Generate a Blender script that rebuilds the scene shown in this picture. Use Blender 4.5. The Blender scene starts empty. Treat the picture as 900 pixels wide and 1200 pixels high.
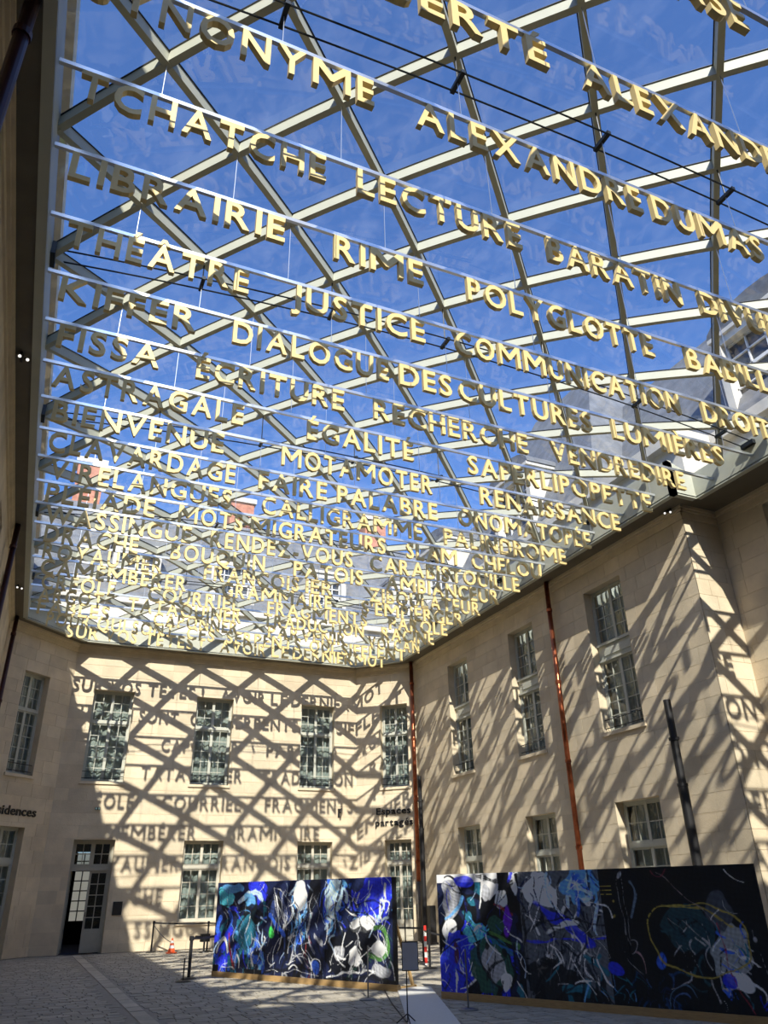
import bpy, bmesh, math, random
import numpy as np
from mathutils import Vector, Matrix, noise
random.seed(7)
C = bpy.context.scene.collection
SC = bpy.context.scene

# ------------------------------------------------------------------ camera
YAW, PITCH, ROLL, FPX, CAMH = 0.4239, 0.4676, -0.0219, 877.2, 1.65
def cam_axes():
    f = Vector((math.sin(YAW)*math.cos(PITCH), math.cos(YAW)*math.cos(PITCH), math.sin(PITCH)))
    rt = Vector((math.cos(YAW), -math.sin(YAW), 0)); up = rt.cross(f)
    c, s = math.cos(ROLL), math.sin(ROLL)
    return c*rt+s*up, -s*rt+c*up, f
rt, up, fw = cam_axes()
cd = bpy.data.cameras.new('camera'); cam = bpy.data.objects.new('camera', cd); C.objects.link(cam)
cd.sensor_fit = 'HORIZONTAL'; cd.sensor_width = 36; cd.lens = FPX/900*36; cd.clip_end = 500
cam.matrix_world = Matrix(((rt.x, up.x, -fw.x, 0), (rt.y, up.y, -fw.y, 0), (rt.z, up.z, -fw.z, CAMH), (0, 0, 0, 1)))
SC.camera = cam

# ------------------------------------------------------------------ sky, sun, exposure
SC.view_settings.view_transform = 'Standard'; SC.view_settings.look = 'None'
SC.view_settings.gamma = 1; SC.view_settings.use_curve_mapping = False
SC.view_settings.exposure = 0.0
SUN_DIR = Vector((0.314, 1.0, -0.841)).normalized()
w = bpy.data.worlds.new('sky'); SC.world = w; w.use_nodes = True
nt = w.node_tree; nt.nodes.clear()
sky = nt.nodes.new('ShaderNodeTexSky'); sky.sky_type = 'NISHITA'; sky.sun_disc = False
sky.sun_elevation = math.radians(38.7); sky.sun_rotation = math.atan2(-SUN_DIR.x, -SUN_DIR.y)
sky.air_density = 1.0; sky.dust_density = 1.6; sky.ozone_density = 5.0
tint = nt.nodes.new('ShaderNodeMix'); tint.data_type = 'RGBA'; tint.blend_type = 'MULTIPLY'; tint.inputs[0].default_value = 1
tint.inputs[7].default_value = (0.76, 0.97, 1.30, 1)
nt.links.new(sky.outputs[0], tint.inputs[6])
bg = nt.nodes.new('ShaderNodeBackground'); bg.inputs[1].default_value = 0.21
nt.links.new(tint.outputs[2], bg.inputs[0])
wo = nt.nodes.new('ShaderNodeOutputWorld'); nt.links.new(bg.outputs[0], wo.inputs[0])
sl = bpy.data.lights.new('sun', 'SUN'); sl.energy = 7.4; sl.angle = math.radians(0.53); sl.color = (1, 0.93, 0.80)
so = bpy.data.objects.new('sun', sl); C.objects.link(so); so.location = (-10, -30, 40)
so.rotation_euler = SUN_DIR.to_track_quat('-Z', 'Y').to_euler()
SC.cycles.max_bounces = 8; SC.cycles.transparent_max_bounces = 24
SC.cycles.caustics_reflective = False; SC.cycles.caustics_refractive = False

# ------------------------------------------------------------------ materials
def mat(name, col, rough=0.6, metal=0.0, var=0.0, scale=6, bump=0.0, bscale=30, spec=0.5, attr=False, emis=0, rnd=0.0, stretch=None):
    m = bpy.data.materials.new(name); m.use_nodes = True
    n = m.node_tree.nodes; l = m.node_tree.links; b = n['Principled BSDF']
    b.inputs['Roughness'].default_value = rough; b.inputs['Metallic'].default_value = metal
    b.inputs['Specular IOR Level'].default_value = spec
    b.inputs['Base Color'].default_value = (*col, 1)
    tc = n.new('ShaderNodeNewGeometry'); src = None
    pos = tc.outputs['Position']
    if stretch:
        mp = n.new('ShaderNodeMapping'); mp.inputs['Scale'].default_value = stretch; l.new(pos, mp.inputs[0]); pos = mp.outputs[0]
    if var > 0:
        t = n.new('ShaderNodeTexNoise'); t.inputs['Scale'].default_value = scale; t.inputs['Detail'].default_value = 6
        t.inputs['Roughness'].default_value = 0.6
        l.new(pos, t.inputs['Vector'])
        r = n.new('ShaderNodeMapRange'); r.inputs[1].default_value = 0.3; r.inputs[2].default_value = 0.7
        r.inputs[3].default_value = 1-var; r.inputs[4].default_value = 1+var*0.6
        l.new(t.outputs[0], r.inputs[0])
        mx = n.new('ShaderNodeMix'); mx.data_type = 'RGBA'; mx.blend_type = 'MULTIPLY'; mx.inputs[0].default_value = 1
        mx.inputs[6].default_value = (*col, 1); l.new(r.outputs[0], mx.inputs[7]); src = mx.outputs[2]
    if attr or rnd:
        mx = n.new('ShaderNodeMix'); mx.data_type = 'RGBA'; mx.blend_type = 'MULTIPLY'; mx.inputs[0].default_value = 1
        if attr:
            a = n.new('ShaderNodeAttribute'); a.attribute_name = 'tone'; l.new(a.outputs['Color'], mx.inputs[7])
        else:
            a = n.new('ShaderNodeObjectInfo'); r = n.new('ShaderNodeMapRange'); r.inputs[3].default_value = 1-rnd; r.inputs[4].default_value = 1+rnd
            l.new(a.outputs['Random'], r.inputs[0]); l.new(r.outputs[0], mx.inputs[7])
        if src: l.new(src, mx.inputs[6])
        else: mx.inputs[6].default_value = (*col, 1)
        src = mx.outputs[2]
    if src: l.new(src, b.inputs['Base Color'])
    if bump > 0:
        t = n.new('ShaderNodeTexNoise'); t.inputs['Scale'].default_value = bscale; t.inputs['Detail'].default_value = 5
        l.new(pos, t.inputs['Vector'])
        bp = n.new('ShaderNodeBump'); bp.inputs['Strength'].default_value = bump; bp.inputs['Distance'].default_value = 0.02
        l.new(t.outputs[0], bp.inputs['Height']); l.new(bp.outputs[0], b.inputs['Normal'])
    if emis:
        b.inputs['Emission Color'].default_value = (*col, 1); b.inputs['Emission Strength'].default_value = emis
    return m
def glass_mat(name, tintc, refl_scale, bump=0.0, rough=0.0, bscale=1.5, dirt=0.0):
    m = bpy.data.materials.new(name); m.use_nodes = True
    n = m.node_tree.nodes; l = m.node_tree.links; n.clear()
    o = n.new('ShaderNodeOutputMaterial'); tr = n.new('ShaderNodeBsdfTransparent'); tr.inputs[0].default_value = (*tintc, 1)
    g = n.new('ShaderNodeBsdfGlossy'); g.inputs['Roughness'].default_value = rough
    # Schlick reflectance of a thin sheet, the same from both sides
    ge = n.new('ShaderNodeNewGeometry'); dt = n.new('ShaderNodeVectorMath'); dt.operation = 'DOT_PRODUCT'
    l.new(ge.outputs['Incoming'], dt.inputs[0]); l.new(ge.outputs['Normal'], dt.inputs[1])
    ab = n.new('ShaderNodeMath'); ab.operation = 'ABSOLUTE'; l.new(dt.outputs['Value'], ab.inputs[0])
    om = n.new('ShaderNodeMath'); om.operation = 'SUBTRACT'; om.inputs[0].default_value = 1; l.new(ab.outputs[0], om.inputs[1])
    pw = n.new('ShaderNodeMath'); pw.operation = 'POWER'; pw.inputs[1].default_value = 5; l.new(om.outputs[0], pw.inputs[0])
    fr = n.new('ShaderNodeMath'); fr.operation = 'MULTIPLY_ADD'; fr.inputs[1].default_value = 0.90; fr.inputs[2].default_value = 0.05; l.new(pw.outputs[0], fr.inputs[0])
    ml = n.new('ShaderNodeMath'); ml.operation = 'MULTIPLY'; ml.inputs[1].default_value = refl_scale; ml.use_clamp = True
    mx = n.new('ShaderNodeMixShader'); l.new(fr.outputs[0], ml.inputs[0]); l.new(ml.outputs[0], mx.inputs[0])
    base = tr.outputs[0]
    if dirt > 0:
        geo = n.new('ShaderNodeNewGeometry'); mp = n.new('ShaderNodeMapping'); mp.inputs['Scale'].default_value = (1.2, 0.5, 1); mp.inputs['Rotation'].default_value = (0, 0, 0.7)
        t = n.new('ShaderNodeTexNoise'); t.inputs['Scale'].default_value = 2.2; t.inputs['Detail'].default_value = 7; t.inputs['Roughness'].default_value = 0.65
        l.new(geo.outputs[0], mp.inputs[0]); l.new(mp.outputs[0], t.inputs[0])
        r = n.new('ShaderNodeMapRange'); r.inputs[1].default_value = 0.48; r.inputs[2].default_value = 0.8; r.inputs[4].default_value = dirt
        l.new(t.outputs[0], r.inputs[0])
        df = n.new('ShaderNodeBsdfTranslucent'); df.inputs[0].default_value = (0.8, 0.85, 0.9, 1)
        m2 = n.new('ShaderNodeMixShader'); l.new(r.outputs[0], m2.inputs[0]); l.new(tr.outputs[0], m2.inputs[1]); l.new(df.outputs[0], m2.inputs[2])
        base = m2.outputs[0]
    l.new(base, mx.inputs[1]); l.new(g.outputs[0], mx.inputs[2]); l.new(mx.outputs[0], o.inputs[0])
    if bump > 0:
        t = n.new('ShaderNodeTexNoise'); t.inputs['Scale'].default_value = bscale; geo = n.new('ShaderNodeNewGeometry'); l.new(geo.outputs[0], t.inputs[0])
        bp = n.new('ShaderNodeBump'); bp.inputs['Strength'].default_value = bump; bp.inputs['Distance'].default_value = 0.05
        l.new(t.outputs[0], bp.inputs['Height']); l.new(bp.outputs[0], g.inputs['Normal'])
    return m
M = {}
M['stone'] = mat('limestone', (0.70, 0.595, 0.43), 0.85, var=0.16, scale=1.3, bump=0.25, bscale=22, attr=True, spec=0.2)
M['joint'] = mat('lime_mortar', (0.56, 0.46, 0.33), 0.9, var=0.1, scale=8, spec=0.2)
M['cornice'] = mat('carved_limestone', (0.70, 0.595, 0.43), 0.85, var=0.14, scale=2, bump=0.15, bscale=25, spec=0.2)
M['gold'] = mat('gold_paint', (0.80, 0.62, 0.27), 0.45, metal=0.1, var=0.04, scale=10, spec=0.5)
M['rail'] = mat('brushed_aluminium', (0.75, 0.78, 0.82), 0.28, metal=0.9, var=0.04, scale=3)
M['wire'] = mat('steel_wire', (0.6, 0.62, 0.65), 0.3, metal=0.9)
M['beam'] = mat('cream_painted_steel', (0.50, 0.51, 0.42), 0.5, var=0.05, scale=3)
M['edge'] = mat('grey_painted_steel', (0.42, 0.40, 0.35), 0.5, var=0.08, scale=2)
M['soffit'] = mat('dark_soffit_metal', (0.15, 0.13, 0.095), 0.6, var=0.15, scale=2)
M['cable'] = mat('black_steel_rod', (0.02, 0.025, 0.03), 0.4, metal=0.4)
M['glass'] = glass_mat('canopy_glass', (0.95, 0.97, 0.98), 1.3, bump=0.06, dirt=0.06)
M['wglass'] = glass_mat('window_glass', (0.88, 0.91, 0.90), 1.0, bump=0.25, bscale=3)
M['green'] = mat('grey_green_joinery', (0.50, 0.51, 0.44), 0.5, var=0.06, scale=8)
M['cream'] = mat('cream_joinery', (0.55, 0.52, 0.43), 0.5, var=0.06, scale=8)
M['taupe'] = mat('taupe_joinery', (0.40, 0.38, 0.31), 0.5, var=0.06, scale=8)
M['curtain'] = mat('pale_blind', (0.42, 0.45, 0.43), 0.9, var=0.3, scale=2.6, stretch=(1, 1, 0.5))
M['dark'] = mat('dark_interior', (0.012, 0.013, 0.016), 0.8)  # near-black colour stands in for the darkness of unlit rooms
M['iron'] = mat('black_iron', (0.012, 0.012, 0.014), 0.5)
M['copper'] = mat('copper_pipe', (0.34, 0.10, 0.045), 0.3, metal=0.8, var=0.35, scale=7)
M['oxpipe'] = mat('oxblood_pipe', (0.055, 0.012, 0.008), 0.35, metal=0.3, var=0.2, scale=5)
M['cast'] = mat('grey_cast_iron', (0.10, 0.09, 0.08), 0.6, var=0.2, scale=8)
M['paving'] = mat('stone_setts', (0.43, 0.395, 0.33), 0.85, var=0.18, scale=3, bump=0.3, bscale=25, attr=True, spec=0.3)
M['bed'] = mat('paving_joint_sand', (0.33, 0.30, 0.25), 0.95, var=0.2, scale=10)
M['mat'] = mat('pale_grey_mat', (0.66, 0.655, 0.63), 0.8, var=0.05, scale=20)
M['wood'] = mat('raw_pine', (0.52, 0.34, 0.15), 0.6, var=0.18, scale=9, stretch=(1, 1, 8))
M['slate'] = mat('slate', (0.16, 0.17, 0.185), 0.55, var=0.35, scale=2.5, bump=0.2, bscale=12)
M['dress'] = mat('white_dressed_stone', (0.66, 0.63, 0.56), 0.8, var=0.12, scale=2)
M['brick'] = mat('red_brick', (0.48, 0.20, 0.13), 0.85, var=0.3, scale=6)
M['white'] = mat('white_paint', (0.8, 0.8, 0.78), 0.5)
M['orange'] = mat('orange_plastic', (0.9, 0.13, 0.03), 0.45)
M['red'] = mat('red_plastic', (0.75, 0.04, 0.03), 0.45)
M['signface'] = mat('slate_grey_sign', (0.55, 0.53, 0.55), 0.5)
M['canvasb'] = mat('black_edge', (0.01, 0.01, 0.012), 0.6)
M['lens'] = mat('lamp_lens', (1, 0.97, 0.9), 0.3, emis=1.2)
M['steelgrey'] = mat('grey_steel', (0.22, 0.22, 0.22), 0.4, metal=0.6)
M['exit'] = mat('emergency_sign_face', (0.55, 0.75, 0.65), 0.4)
M['bluefloor'] = mat('dark_blue_floor', (0.03, 0.04, 0.09), 0.7)  # dark blue base colour, no emission
M['paint'] = mat('canvas_paint', (1, 1, 1), 0.35, attr=True, spec=0.5)

# ------------------------------------------------------------------ helpers
def obj(name, verts, faces, m, parent=None, tone=None, smooth=False):
    me = bpy.data.meshes.new(name); me.from_pydata([tuple(v) for v in verts], [], faces); me.update()
    if tone is not None:
        a = me.color_attributes.new('tone', 'FLOAT_COLOR', 'POINT')
        a.data.foreach_set('color', np.asarray(tone, dtype=np.float32).ravel())
    me.materials.append(m)
    if smooth: me.polygons.foreach_set('use_smooth', [True]*len(me.polygons))
    o = bpy.data.objects.new(name, me); C.objects.link(o)
    if parent: o.parent = parent; o.matrix_parent_inverse = Matrix.Identity(4)
    return o
def share(name, me, parent, loc=None, mw=None):
    o = bpy.data.objects.new(name, me); C.objects.link(o); o.parent = parent
    if loc is not None: o.location = loc
    if mw is not None: o.matrix_local = mw
    return o
def empty(name, loc=(0, 0, 0), label=None, cat=None, group=None, kind=None):
    o = bpy.data.objects.new(name, None); C.objects.link(o); o.location = loc; o.empty_display_size = 0.1
    return tag(o, label, cat, group, kind)
def tag(o, label=None, cat=None, group=None, kind=None):
    if label: o['label'] = label
    if cat: o['category'] = cat
    if group: o['group'] = group
    if kind: o['kind'] = kind
    return o
class MB:
    def __init__(s, off=(0, 0, 0)): s.v = []; s.f = []; s.off = Vector(off); s.t = []
    def add(s, vs, fs, tone=1.0):
        b = len(s.v); s.v += [Vector(v)-s.off for v in vs]; s.f += [tuple(i+b for i in f) for f in fs]
        s.t += [(tone, tone, tone, 1) if not isinstance(tone, tuple) else (*tone, 1)]*len(vs)
    def box(s, o, a, b, c, tone=1.0):
        o, a, b, c = map(Vector, (o, a, b, c))
        if a.cross(b).dot(c) < 0: o = o+c; c = -c
        vs = [o, o+a, o+a+b, o+b, o+c, o+a+c, o+a+b+c, o+b+c]
        s.add(vs, [(3, 2, 1, 0), (4, 5, 6, 7), (0, 1, 5, 4), (1, 2, 6, 5), (2, 3, 7, 6), (3, 0, 4, 7)], tone)
    def abox(s, x0, x1, y0, y1, z0, z1, tone=1.0): s.box((x0, y0, z0), (x1-x0, 0, 0), (0, y1-y0, 0), (0, 0, z1-z0), tone)
    def tube(s, pts, r, n=8, caps=True):
        pts = [Vector(p) for p in pts]; rs = r if isinstance(r, (list, tuple)) else [r]*len(pts)
        rings = []
        for i, p in enumerate(pts):
            d = (pts[min(i+1, len(pts)-1)]-pts[max(i-1, 0)]).normalized()
            a = d.cross(Vector((0, 0, 1)) if abs(d.z) < 0.9 else Vector((1, 0, 0))).normalized(); b = d.cross(a)
            rings.append([p+(a*math.cos(2*math.pi*k/n)+b*math.sin(2*math.pi*k/n))*rs[i] for k in range(n)])
        vs = [v for r_ in rings for v in r_]; fs = []
        for i in range(len(pts)-1):
            for k in range(n):
                k2 = (k+1) % n; fs.append((i*n+k, (i+1)*n+k, (i+1)*n+k2, i*n+k2))
        if caps: fs.append(tuple(range(n))); fs.append(tuple(reversed(range((len(pts)-1)*n, len(pts)*n))))
        s.add(vs, fs)
    def lathe(s, c, prof, n=16):
        c = Vector(c); vs = []; fs = []
        for r, z in prof:
            for k in range(n):
                a = 2*math.pi*k/n; vs.append(c+Vector((r*math.cos(a), r*math.sin(a), z)))
        for i in range(len(prof)-1):
            for k in range(n):
                k2 = (k+1) % n; fs.append((i*n+k, i*n+k2, (i+1)*n+k2, (i+1)*n+k))
        fs.append(tuple(reversed(range(n)))); fs.append(tuple(range((len(prof)-1)*n, len(prof)*n)))
        s.add(vs, fs)
    def build(s, name, m, parent=None, tone=False, smooth=False, kind=None):
        o = obj(name, s.v, s.f, m, parent, s.t if tone else None, smooth)
        if kind: o['kind'] = kind
        return o
class Fr:                       # a vertical plane: u along the wall, z up, d out into the court
    def __init__(s, o, U): s.o = Vector((*o, 0)); s.U = Vector((*U, 0)).normalized(); s.N = Vector((s.U.y, -s.U.x, 0))
    def P(s, u, z, d=0.0): return s.o+s.U*u+s.N*d+Vector((0, 0, z))
    def box(s, mb, u0, u1, z0, z1, d0, d1, tone=1.0):
        mb.box(s.P(u0, z0, d0), s.U*(u1-u0), Vector((0, 0, z1-z0)), s.N*(d1-d0), tone)

XLL, XL, XC, XR, XN = -1.645, 0.67, 11.79, 13.64, 14.80
YB, YLL, YRC, YST, YF = 29.38, 27.06, 27.53, 12.21, -6.0
ZT = 10.07
F = dict(back=Fr((XL, YB), (1, 0)), chl=Fr((XLL, YLL), (1, 1)), chr=Fr((XC, YB), (1, -1)), right=Fr((XR, YRC), (0, -1)),
         step=Fr((XR, YST), (1, 0)), near=Fr((XN, YST), (0, -1)), left=Fr((XLL, YF), (0, 1)), front=Fr((XN, YF), (-1, 0)))
LEN = dict(back=XC-XL, chl=math.hypot(XL-XLL, YB-YLL), chr=math.hypot(XR-XC, YB-YRC), right=YRC-YST, step=XN-XR, near=YST-YF, left=YLL-YF, front=XN-XLL)

# ------------------------------------------------------------------ openings (u0,u1,z0,z1)
def by(a, b): return (YRC-a, YRC-b)          # right wall from Y values
UP = (5.25, 8.45)
OPEN = dict(
    back=[(0.78, 2.2, *UP), (4.53, 5.95, *UP), (8.73, 10.15, *UP),
          (0.86, 2.2, 0.0, 3.38), (4.53, 5.93, 0.80, 3.36), (8.73, 10.12, 0.80, 3.33)],
    chl=[(1.04, 2.17, 5.25, 8.56), (0.95, 2.25, 0.0, 3.68)],
    chr=[(1.06, 2.24, *UP), (1.16, 2.24, 0.0, 3.35)],
    right=[(*by(24.68, 23.22), 5.25, 9.2), (*by(20.42, 18.98), 5.25, 9.2), (*by(16.33, 14.75), 5.25, 9.2),
           (*by(24.62, 23.1), 0.8, 3.53), (*by(20.42, 18.9), 0.8, 3.53), (*by(16.3, 14.7), 0.8, 3.53)],
    step=[], near=[(1.36, 2.9, 5.25, 9.7), (1.5, 3.1, 0.8, 3.53), (5.6, 7.1, 5.25, 9.7), (5.6, 7.1, 0.8, 3.53)],
    left=[(13.4-0.1, 14.9, 5.25, 9.2), (17.7, 19.1, 5.25, 9.2), (22.0, 23.5, 5.25, 9.2), (26.2, 27.6, 5.25, 9.2)],
    front=[(2.5, 4, 5.25, 8.4), (6.5, 8, 5.25, 8.4), (10.5, 12, 5.25, 8.4)])

def sub_rect(rects, o):
    out = []
    for (a, b, c, d) in rects:
        u0, u1, z0, z1 = max(a, o[0]), min(b, o[1]), max(c, o[2]), min(d, o[3])
        if u0 >= u1 or z0 >= z1: out.append((a, b, c, d)); continue
        if c < z0: out.append((a, b, c, z0))
        if z1 < d: out.append((a, b, z1, d))
        if a < u0: out.append((a, u0, max(c, z0), min(d, z1)))
        if u1 < b: out.append((u1, b, max(c, z0), min(d, z1)))
    return [r for r in out if r[1]-r[0] > 0.015 and r[3]-r[2] > 0.015]
REV = 0.30
def make_wall(key, name, label=None):
    fr, L, ops = F[key], LEN[key], OPEN[key]
    mb = MB()
    rects = [(0, L, 0, ZT)]
    for o in ops: rects = sub_rect(rects, o)
    for (a, b, c, d) in rects: mb.add([fr.P(a, c, -.012), fr.P(b, c, -.012), fr.P(b, d, -.012), fr.P(a, d, -.012)], [(0, 1, 2, 3)])
    for (a, b, c, d) in ops:
        for q in ([(a, c), (a, d)], [(b, d), (b, c)], [(a, d), (b, d)], [(b, c), (a, c)]):
            (p, z), (p2, z2) = q
            mb.add([fr.P(p, z, -.012), fr.P(p, z, -REV), fr.P(p2, z2, -REV), fr.P(p2, z2, -.012)], [(0, 1, 2, 3)])
    # thick back of the wall
    bk = [(0.35 if key == 'step' else 0, L, 0, ZT)]
    if key == 'back': bk = sub_rect(bk, OPEN['back'][3])
    for (a, b, c, d) in bk: fr.box(mb, a, b, c, d, -1.2, -1.15)
    wall = mb.build(name, M['cornice'] if key not in () else M['joint'])
    wall['kind'] = 'structure'
    rng = random.Random(name)
    blocks = []
    z = 0.28 if key != 'left' else 0.0
    courses = [(0, 0.26)]
    z = 0.26
    H = 0.395
    while z < 9.74-.05: courses.append((z, min(z+H, 9.74))); z += H
    for ci, (c, d) in enumerate(courses):
        u = -rng.uniform(0, 0.8)
        while u < L:
            wd = rng.uniform(0.6, 1.15); a, b = max(0, u), min(L, u+wd); u += wd
            if b-a < 0.03: continue
            g = 0.004
            rs = [(a+(g if a > 0 else 0), b-(g if b < L else 0), c+g, d-g)]
            for o in ops: rs = sub_rect(rs, o)
            if rs: blocks.append((rs, 0.012 if ci == 0 else 0.0, rng.uniform(0.90, 1.07), rng.uniform(-.012, .012)))
    vis = {'back': 300, 'right': 300, 'chl': 200, 'chr': 200, 'step': 60, 'near': 0, 'left': 0, 'front': 0}[key]
    blocks.sort(key=lambda b: -sum((r[1]-r[0])*(r[3]-r[2]) for r in b[0]))
    def faces(mb, b):
        rs, dd, t, h = b; tt = (t+h, t, t-h)
        for (a, bb, c, d) in rs:
            p = [fr.P(a, c, dd), fr.P(bb, c, dd), fr.P(bb, d, dd), fr.P(a, d, dd)]
            q = [fr.P(a, c, -.013), fr.P(bb, c, -.013), fr.P(bb, d, -.013), fr.P(a, d, -.013)]
            mb.add(p+q, [(0, 1, 2, 3), (0, 4, 5, 1), (1, 5, 6, 2), (2, 6, 7, 3), (3, 7, 4, 0)], tt)
    for b in blocks[:vis]:
        m_ = MB(); faces(m_, b); m_.build('stone', M['stone'], wall, tone=True)
    rest = blocks[vis:]
    if rest:
        m_ = MB()
        for b in rest: faces(m_, b)
        m_.build('stonework', M['stone'], wall, tone=True, kind='stuff')
    # cornice mouldings
    m_ = MB()
    for (z0, z1, d) in ((9.74, 9.80, .035), (9.80, 9.93, .02), (9.93, 9.99, .07), (9.99, ZT, .11)):
        e0 = e1 = 0
        if key == 'right': e1 = d
        if key == 'step': e0 = d
        fr.box(m_, -e0 if key == 'step' else 0, L+e1, z0, z1, -.013, d)
    m_.build('cornice', M['cornice'], wall)
    return wall
WALLS = {}
for k, n in (('back', 'wall_back'), ('chl', 'wall_left_chamfer'), ('chr', 'wall_right_chamfer'), ('right', 'wall_right'), ('step', 'wall_right_return'),
             ('near', 'wall_right_near'), ('left', 'wall_left'), ('front', 'wall_front')):
    WALLS[k] = make_wall(k, n)

# ------------------------------------------------------------------ windows
WN = [0]
def window(key, op, secs, col='green', cols=2, kind='window', curtain=True, guard=False, panel=None, panes=True, solid=None, curt_m=None):
    """secs: list of (z0,z1,rows) casement pairs, bottom up; panel: (z0,z1) fixed spandrel"""
    fr = F[key]; u0, u1, z0, z1 = op; WN[0] += 1
    base = fr.P((u0+u1)/2, z0, -REV)
    w = empty('%s_%d' % (kind, WN[0]), base, kind='structure')
    m = M[col]; dF = -REV+.02
    def lb(): return MB(base)
    f = lb(); t = 0.055; D0, D1 = -REV-.04, -REV+.05
    fr.box(f, u0, u0+t, z0, z1, D0, D1); fr.box(f, u1-t, u1, z0, z1, D0, D1)
    fr.box(f, u0+t, u1-t, z1-t, z1, D0, D1); fr.box(f, u0+t, u1-t, z0, z0+t, D0, D1)
    for i in range(len(secs)-1):
        a, b = secs[i][1], secs[i+1][0]
        if panel and abs(a-panel[0]) < .3: continue
        fr.box(f, u0+t, u1-t, a-.0, b, D0, D1+.02)
    f.build('window_frame', m, w)
    if panel:
        p = lb(); fr.box(p, u0+t, u1-t, panel[0], panel[1], D0, D1); fr.box(p, u0, u1, panel[1]-.06, panel[1], D1, D1+.06)
        fr.box(p, u0, u1, panel[0], panel[0]+.06, D1, D1+.05); fr.box(p, u0+.25, u1-.25, panel[0]+.15, panel[1]-.15, D1, D1+.03)
        p.build('spandrel_panel', m, w)
    mid = (u0+u1)/2
    for (a, b, rows) in secs:
        a2, b2 = max(a, z0+t), min(b, z1-t)
        for (c, d) in ((u0+t, mid), (mid, u1-t)):
            s = lb(); st = 0.05
            fr.box(s, c, c+st, a2, b2, -REV-.01, dF+.02); fr.box(s, d-st, d, a2, b2, -REV-.01, dF+.02)
            low = a2+(0.62 if solid and solid(a) else st)
            fr.box(s, c+st, d-st, a2, low, -REV-.01, dF+.01); fr.box(s, c+st, d-st, b2-st, b2, -REV-.01, dF+.01)
            if low > a2+.2: fr.box(s, c+st+.06, d-st-.06, a2+.1, low-.1, dF+.01, dF+.025)
            iw, ih = (d-c-2*st)/cols, (b2-st-low)/rows
            for k in range(1, cols): fr.box(s, c+st+iw*k-.012, c+st+iw*k+.012, low, b2-st, -REV-.005, dF+.005)
            for k in range(1, rows): fr.box(s, c+st, d-st, low+ih*k-.012, low+ih*k+.012, -REV-.004, dF+.004)
            so_ = s.build('sash', m, w)
            pm = None
            for i in range(cols):
                for j in range(rows):
                    pu, pz = c+st+iw*(i+.5), low+ih*(j+.5)
                    if pm is None:
                        pb = MB(); fr.box(pb, 0, 0, 0, 0, 0, 0); pb = MB()
                        pb.box(fr.U*(-iw/2)+Vector((0, 0, -ih/2))-fr.N*.003, fr.U*iw, Vector((0, 0, ih)), fr.N*.006)
                        o = pb.build('pane', M['wglass'], so_); pm = o.data
                    else: o = share('pane', pm, so_)
                    o.location = fr.P(pu, pz, -REV+.003)-base
    if curtain:
        n_ = 24; c_ = lb(); vs = []
        for i in range(n_+1):
            u = u0+(u1-u0)*i/n_; dd = -REV-.16+.03*math.sin(i*1.9)+.015*math.sin(i*4.1)
            vs += [fr.P(u, z0, dd), fr.P(u, z1, dd)]
        c_.add(vs, [(2*i, 2*i+2, 2*i+3, 2*i+1) for i in range(n_)]); c_.build('curtain', curt_m or M['curtain'], w)
    if z0 > .1:
        s = lb(); fr.box(s, u0-.06, u1+.06, z0-.09, z0, -REV+.05, .05); s.build('sill', M['cornice'], w)
    if guard:
        g = lb()
        for zz in (z0+.12, z0+.34): g.tube([fr.P(u0, zz, -.1), fr.P(u1, zz, -.1)], .012, 6)
        g.build('guard_rail', M['iron'], w)
    # near-black panel in place of the unlit room behind the glass
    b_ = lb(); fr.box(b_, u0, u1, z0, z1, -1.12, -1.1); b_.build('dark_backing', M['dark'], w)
    return w
OB = OPEN['back']
for i in range(3): window('back', OB[i], [(5.25, 7.28, 5), (7.36, 8.45, 3)], guard=True)
for i in (4, 5): window('back', OB[i], [(0.8, 2.45, 4), (2.56, 3.36 if i == 4 else 3.33, 2)], col='cream')
window('chl', OPEN['chl'][0], [(5.25, 7.3, 5), (7.38, 8.56, 3)], guard=True, curt_m=None)
window('chl', OPEN['chl'][1], [(0.0, 2.6, 5), (2.75, 3.68, 2)], kind='door', solid=lambda a: a < .1)
window('chr', OPEN['chr'][0], [(5.25, 7.28, 5), (7.36, 8.45, 3)], guard=True)
window('chr', OPEN['chr'][1], [(0.0, 2.5, 5), (2.62, 3.35, 2)], kind='door', col='cream', solid=lambda a: a < .1)
for i in range(3): window('right', OPEN['right'][i], [(5.25, 7.16, 5), (7.66, 9.2, 4)], panel=(7.16, 7.66), guard=True)
for i in range(3, 6): window('right', OPEN['right'][i], [(0.8, 2.46, 4), (2.57, 3.53, 2)], col='green')
for i in (0, 2): window('near', OPEN['near'][i], [(5.25, 7.16, 5), (7.66, 9.7, 4)], panel=(7.16, 7.66))
for i in (1, 3): window('near', OPEN['near'][i], [(0.8, 2.46, 4), (2.57, 3.53, 2)])
for o in OPEN['left']: window('left', o, [(5.25, 7.16, 5), (7.36, 9.2, 3)])
for o in OPEN['front']: window('front', o, [(5.25, 7.16, 4), (7.26, 8.4, 3)])

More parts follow.
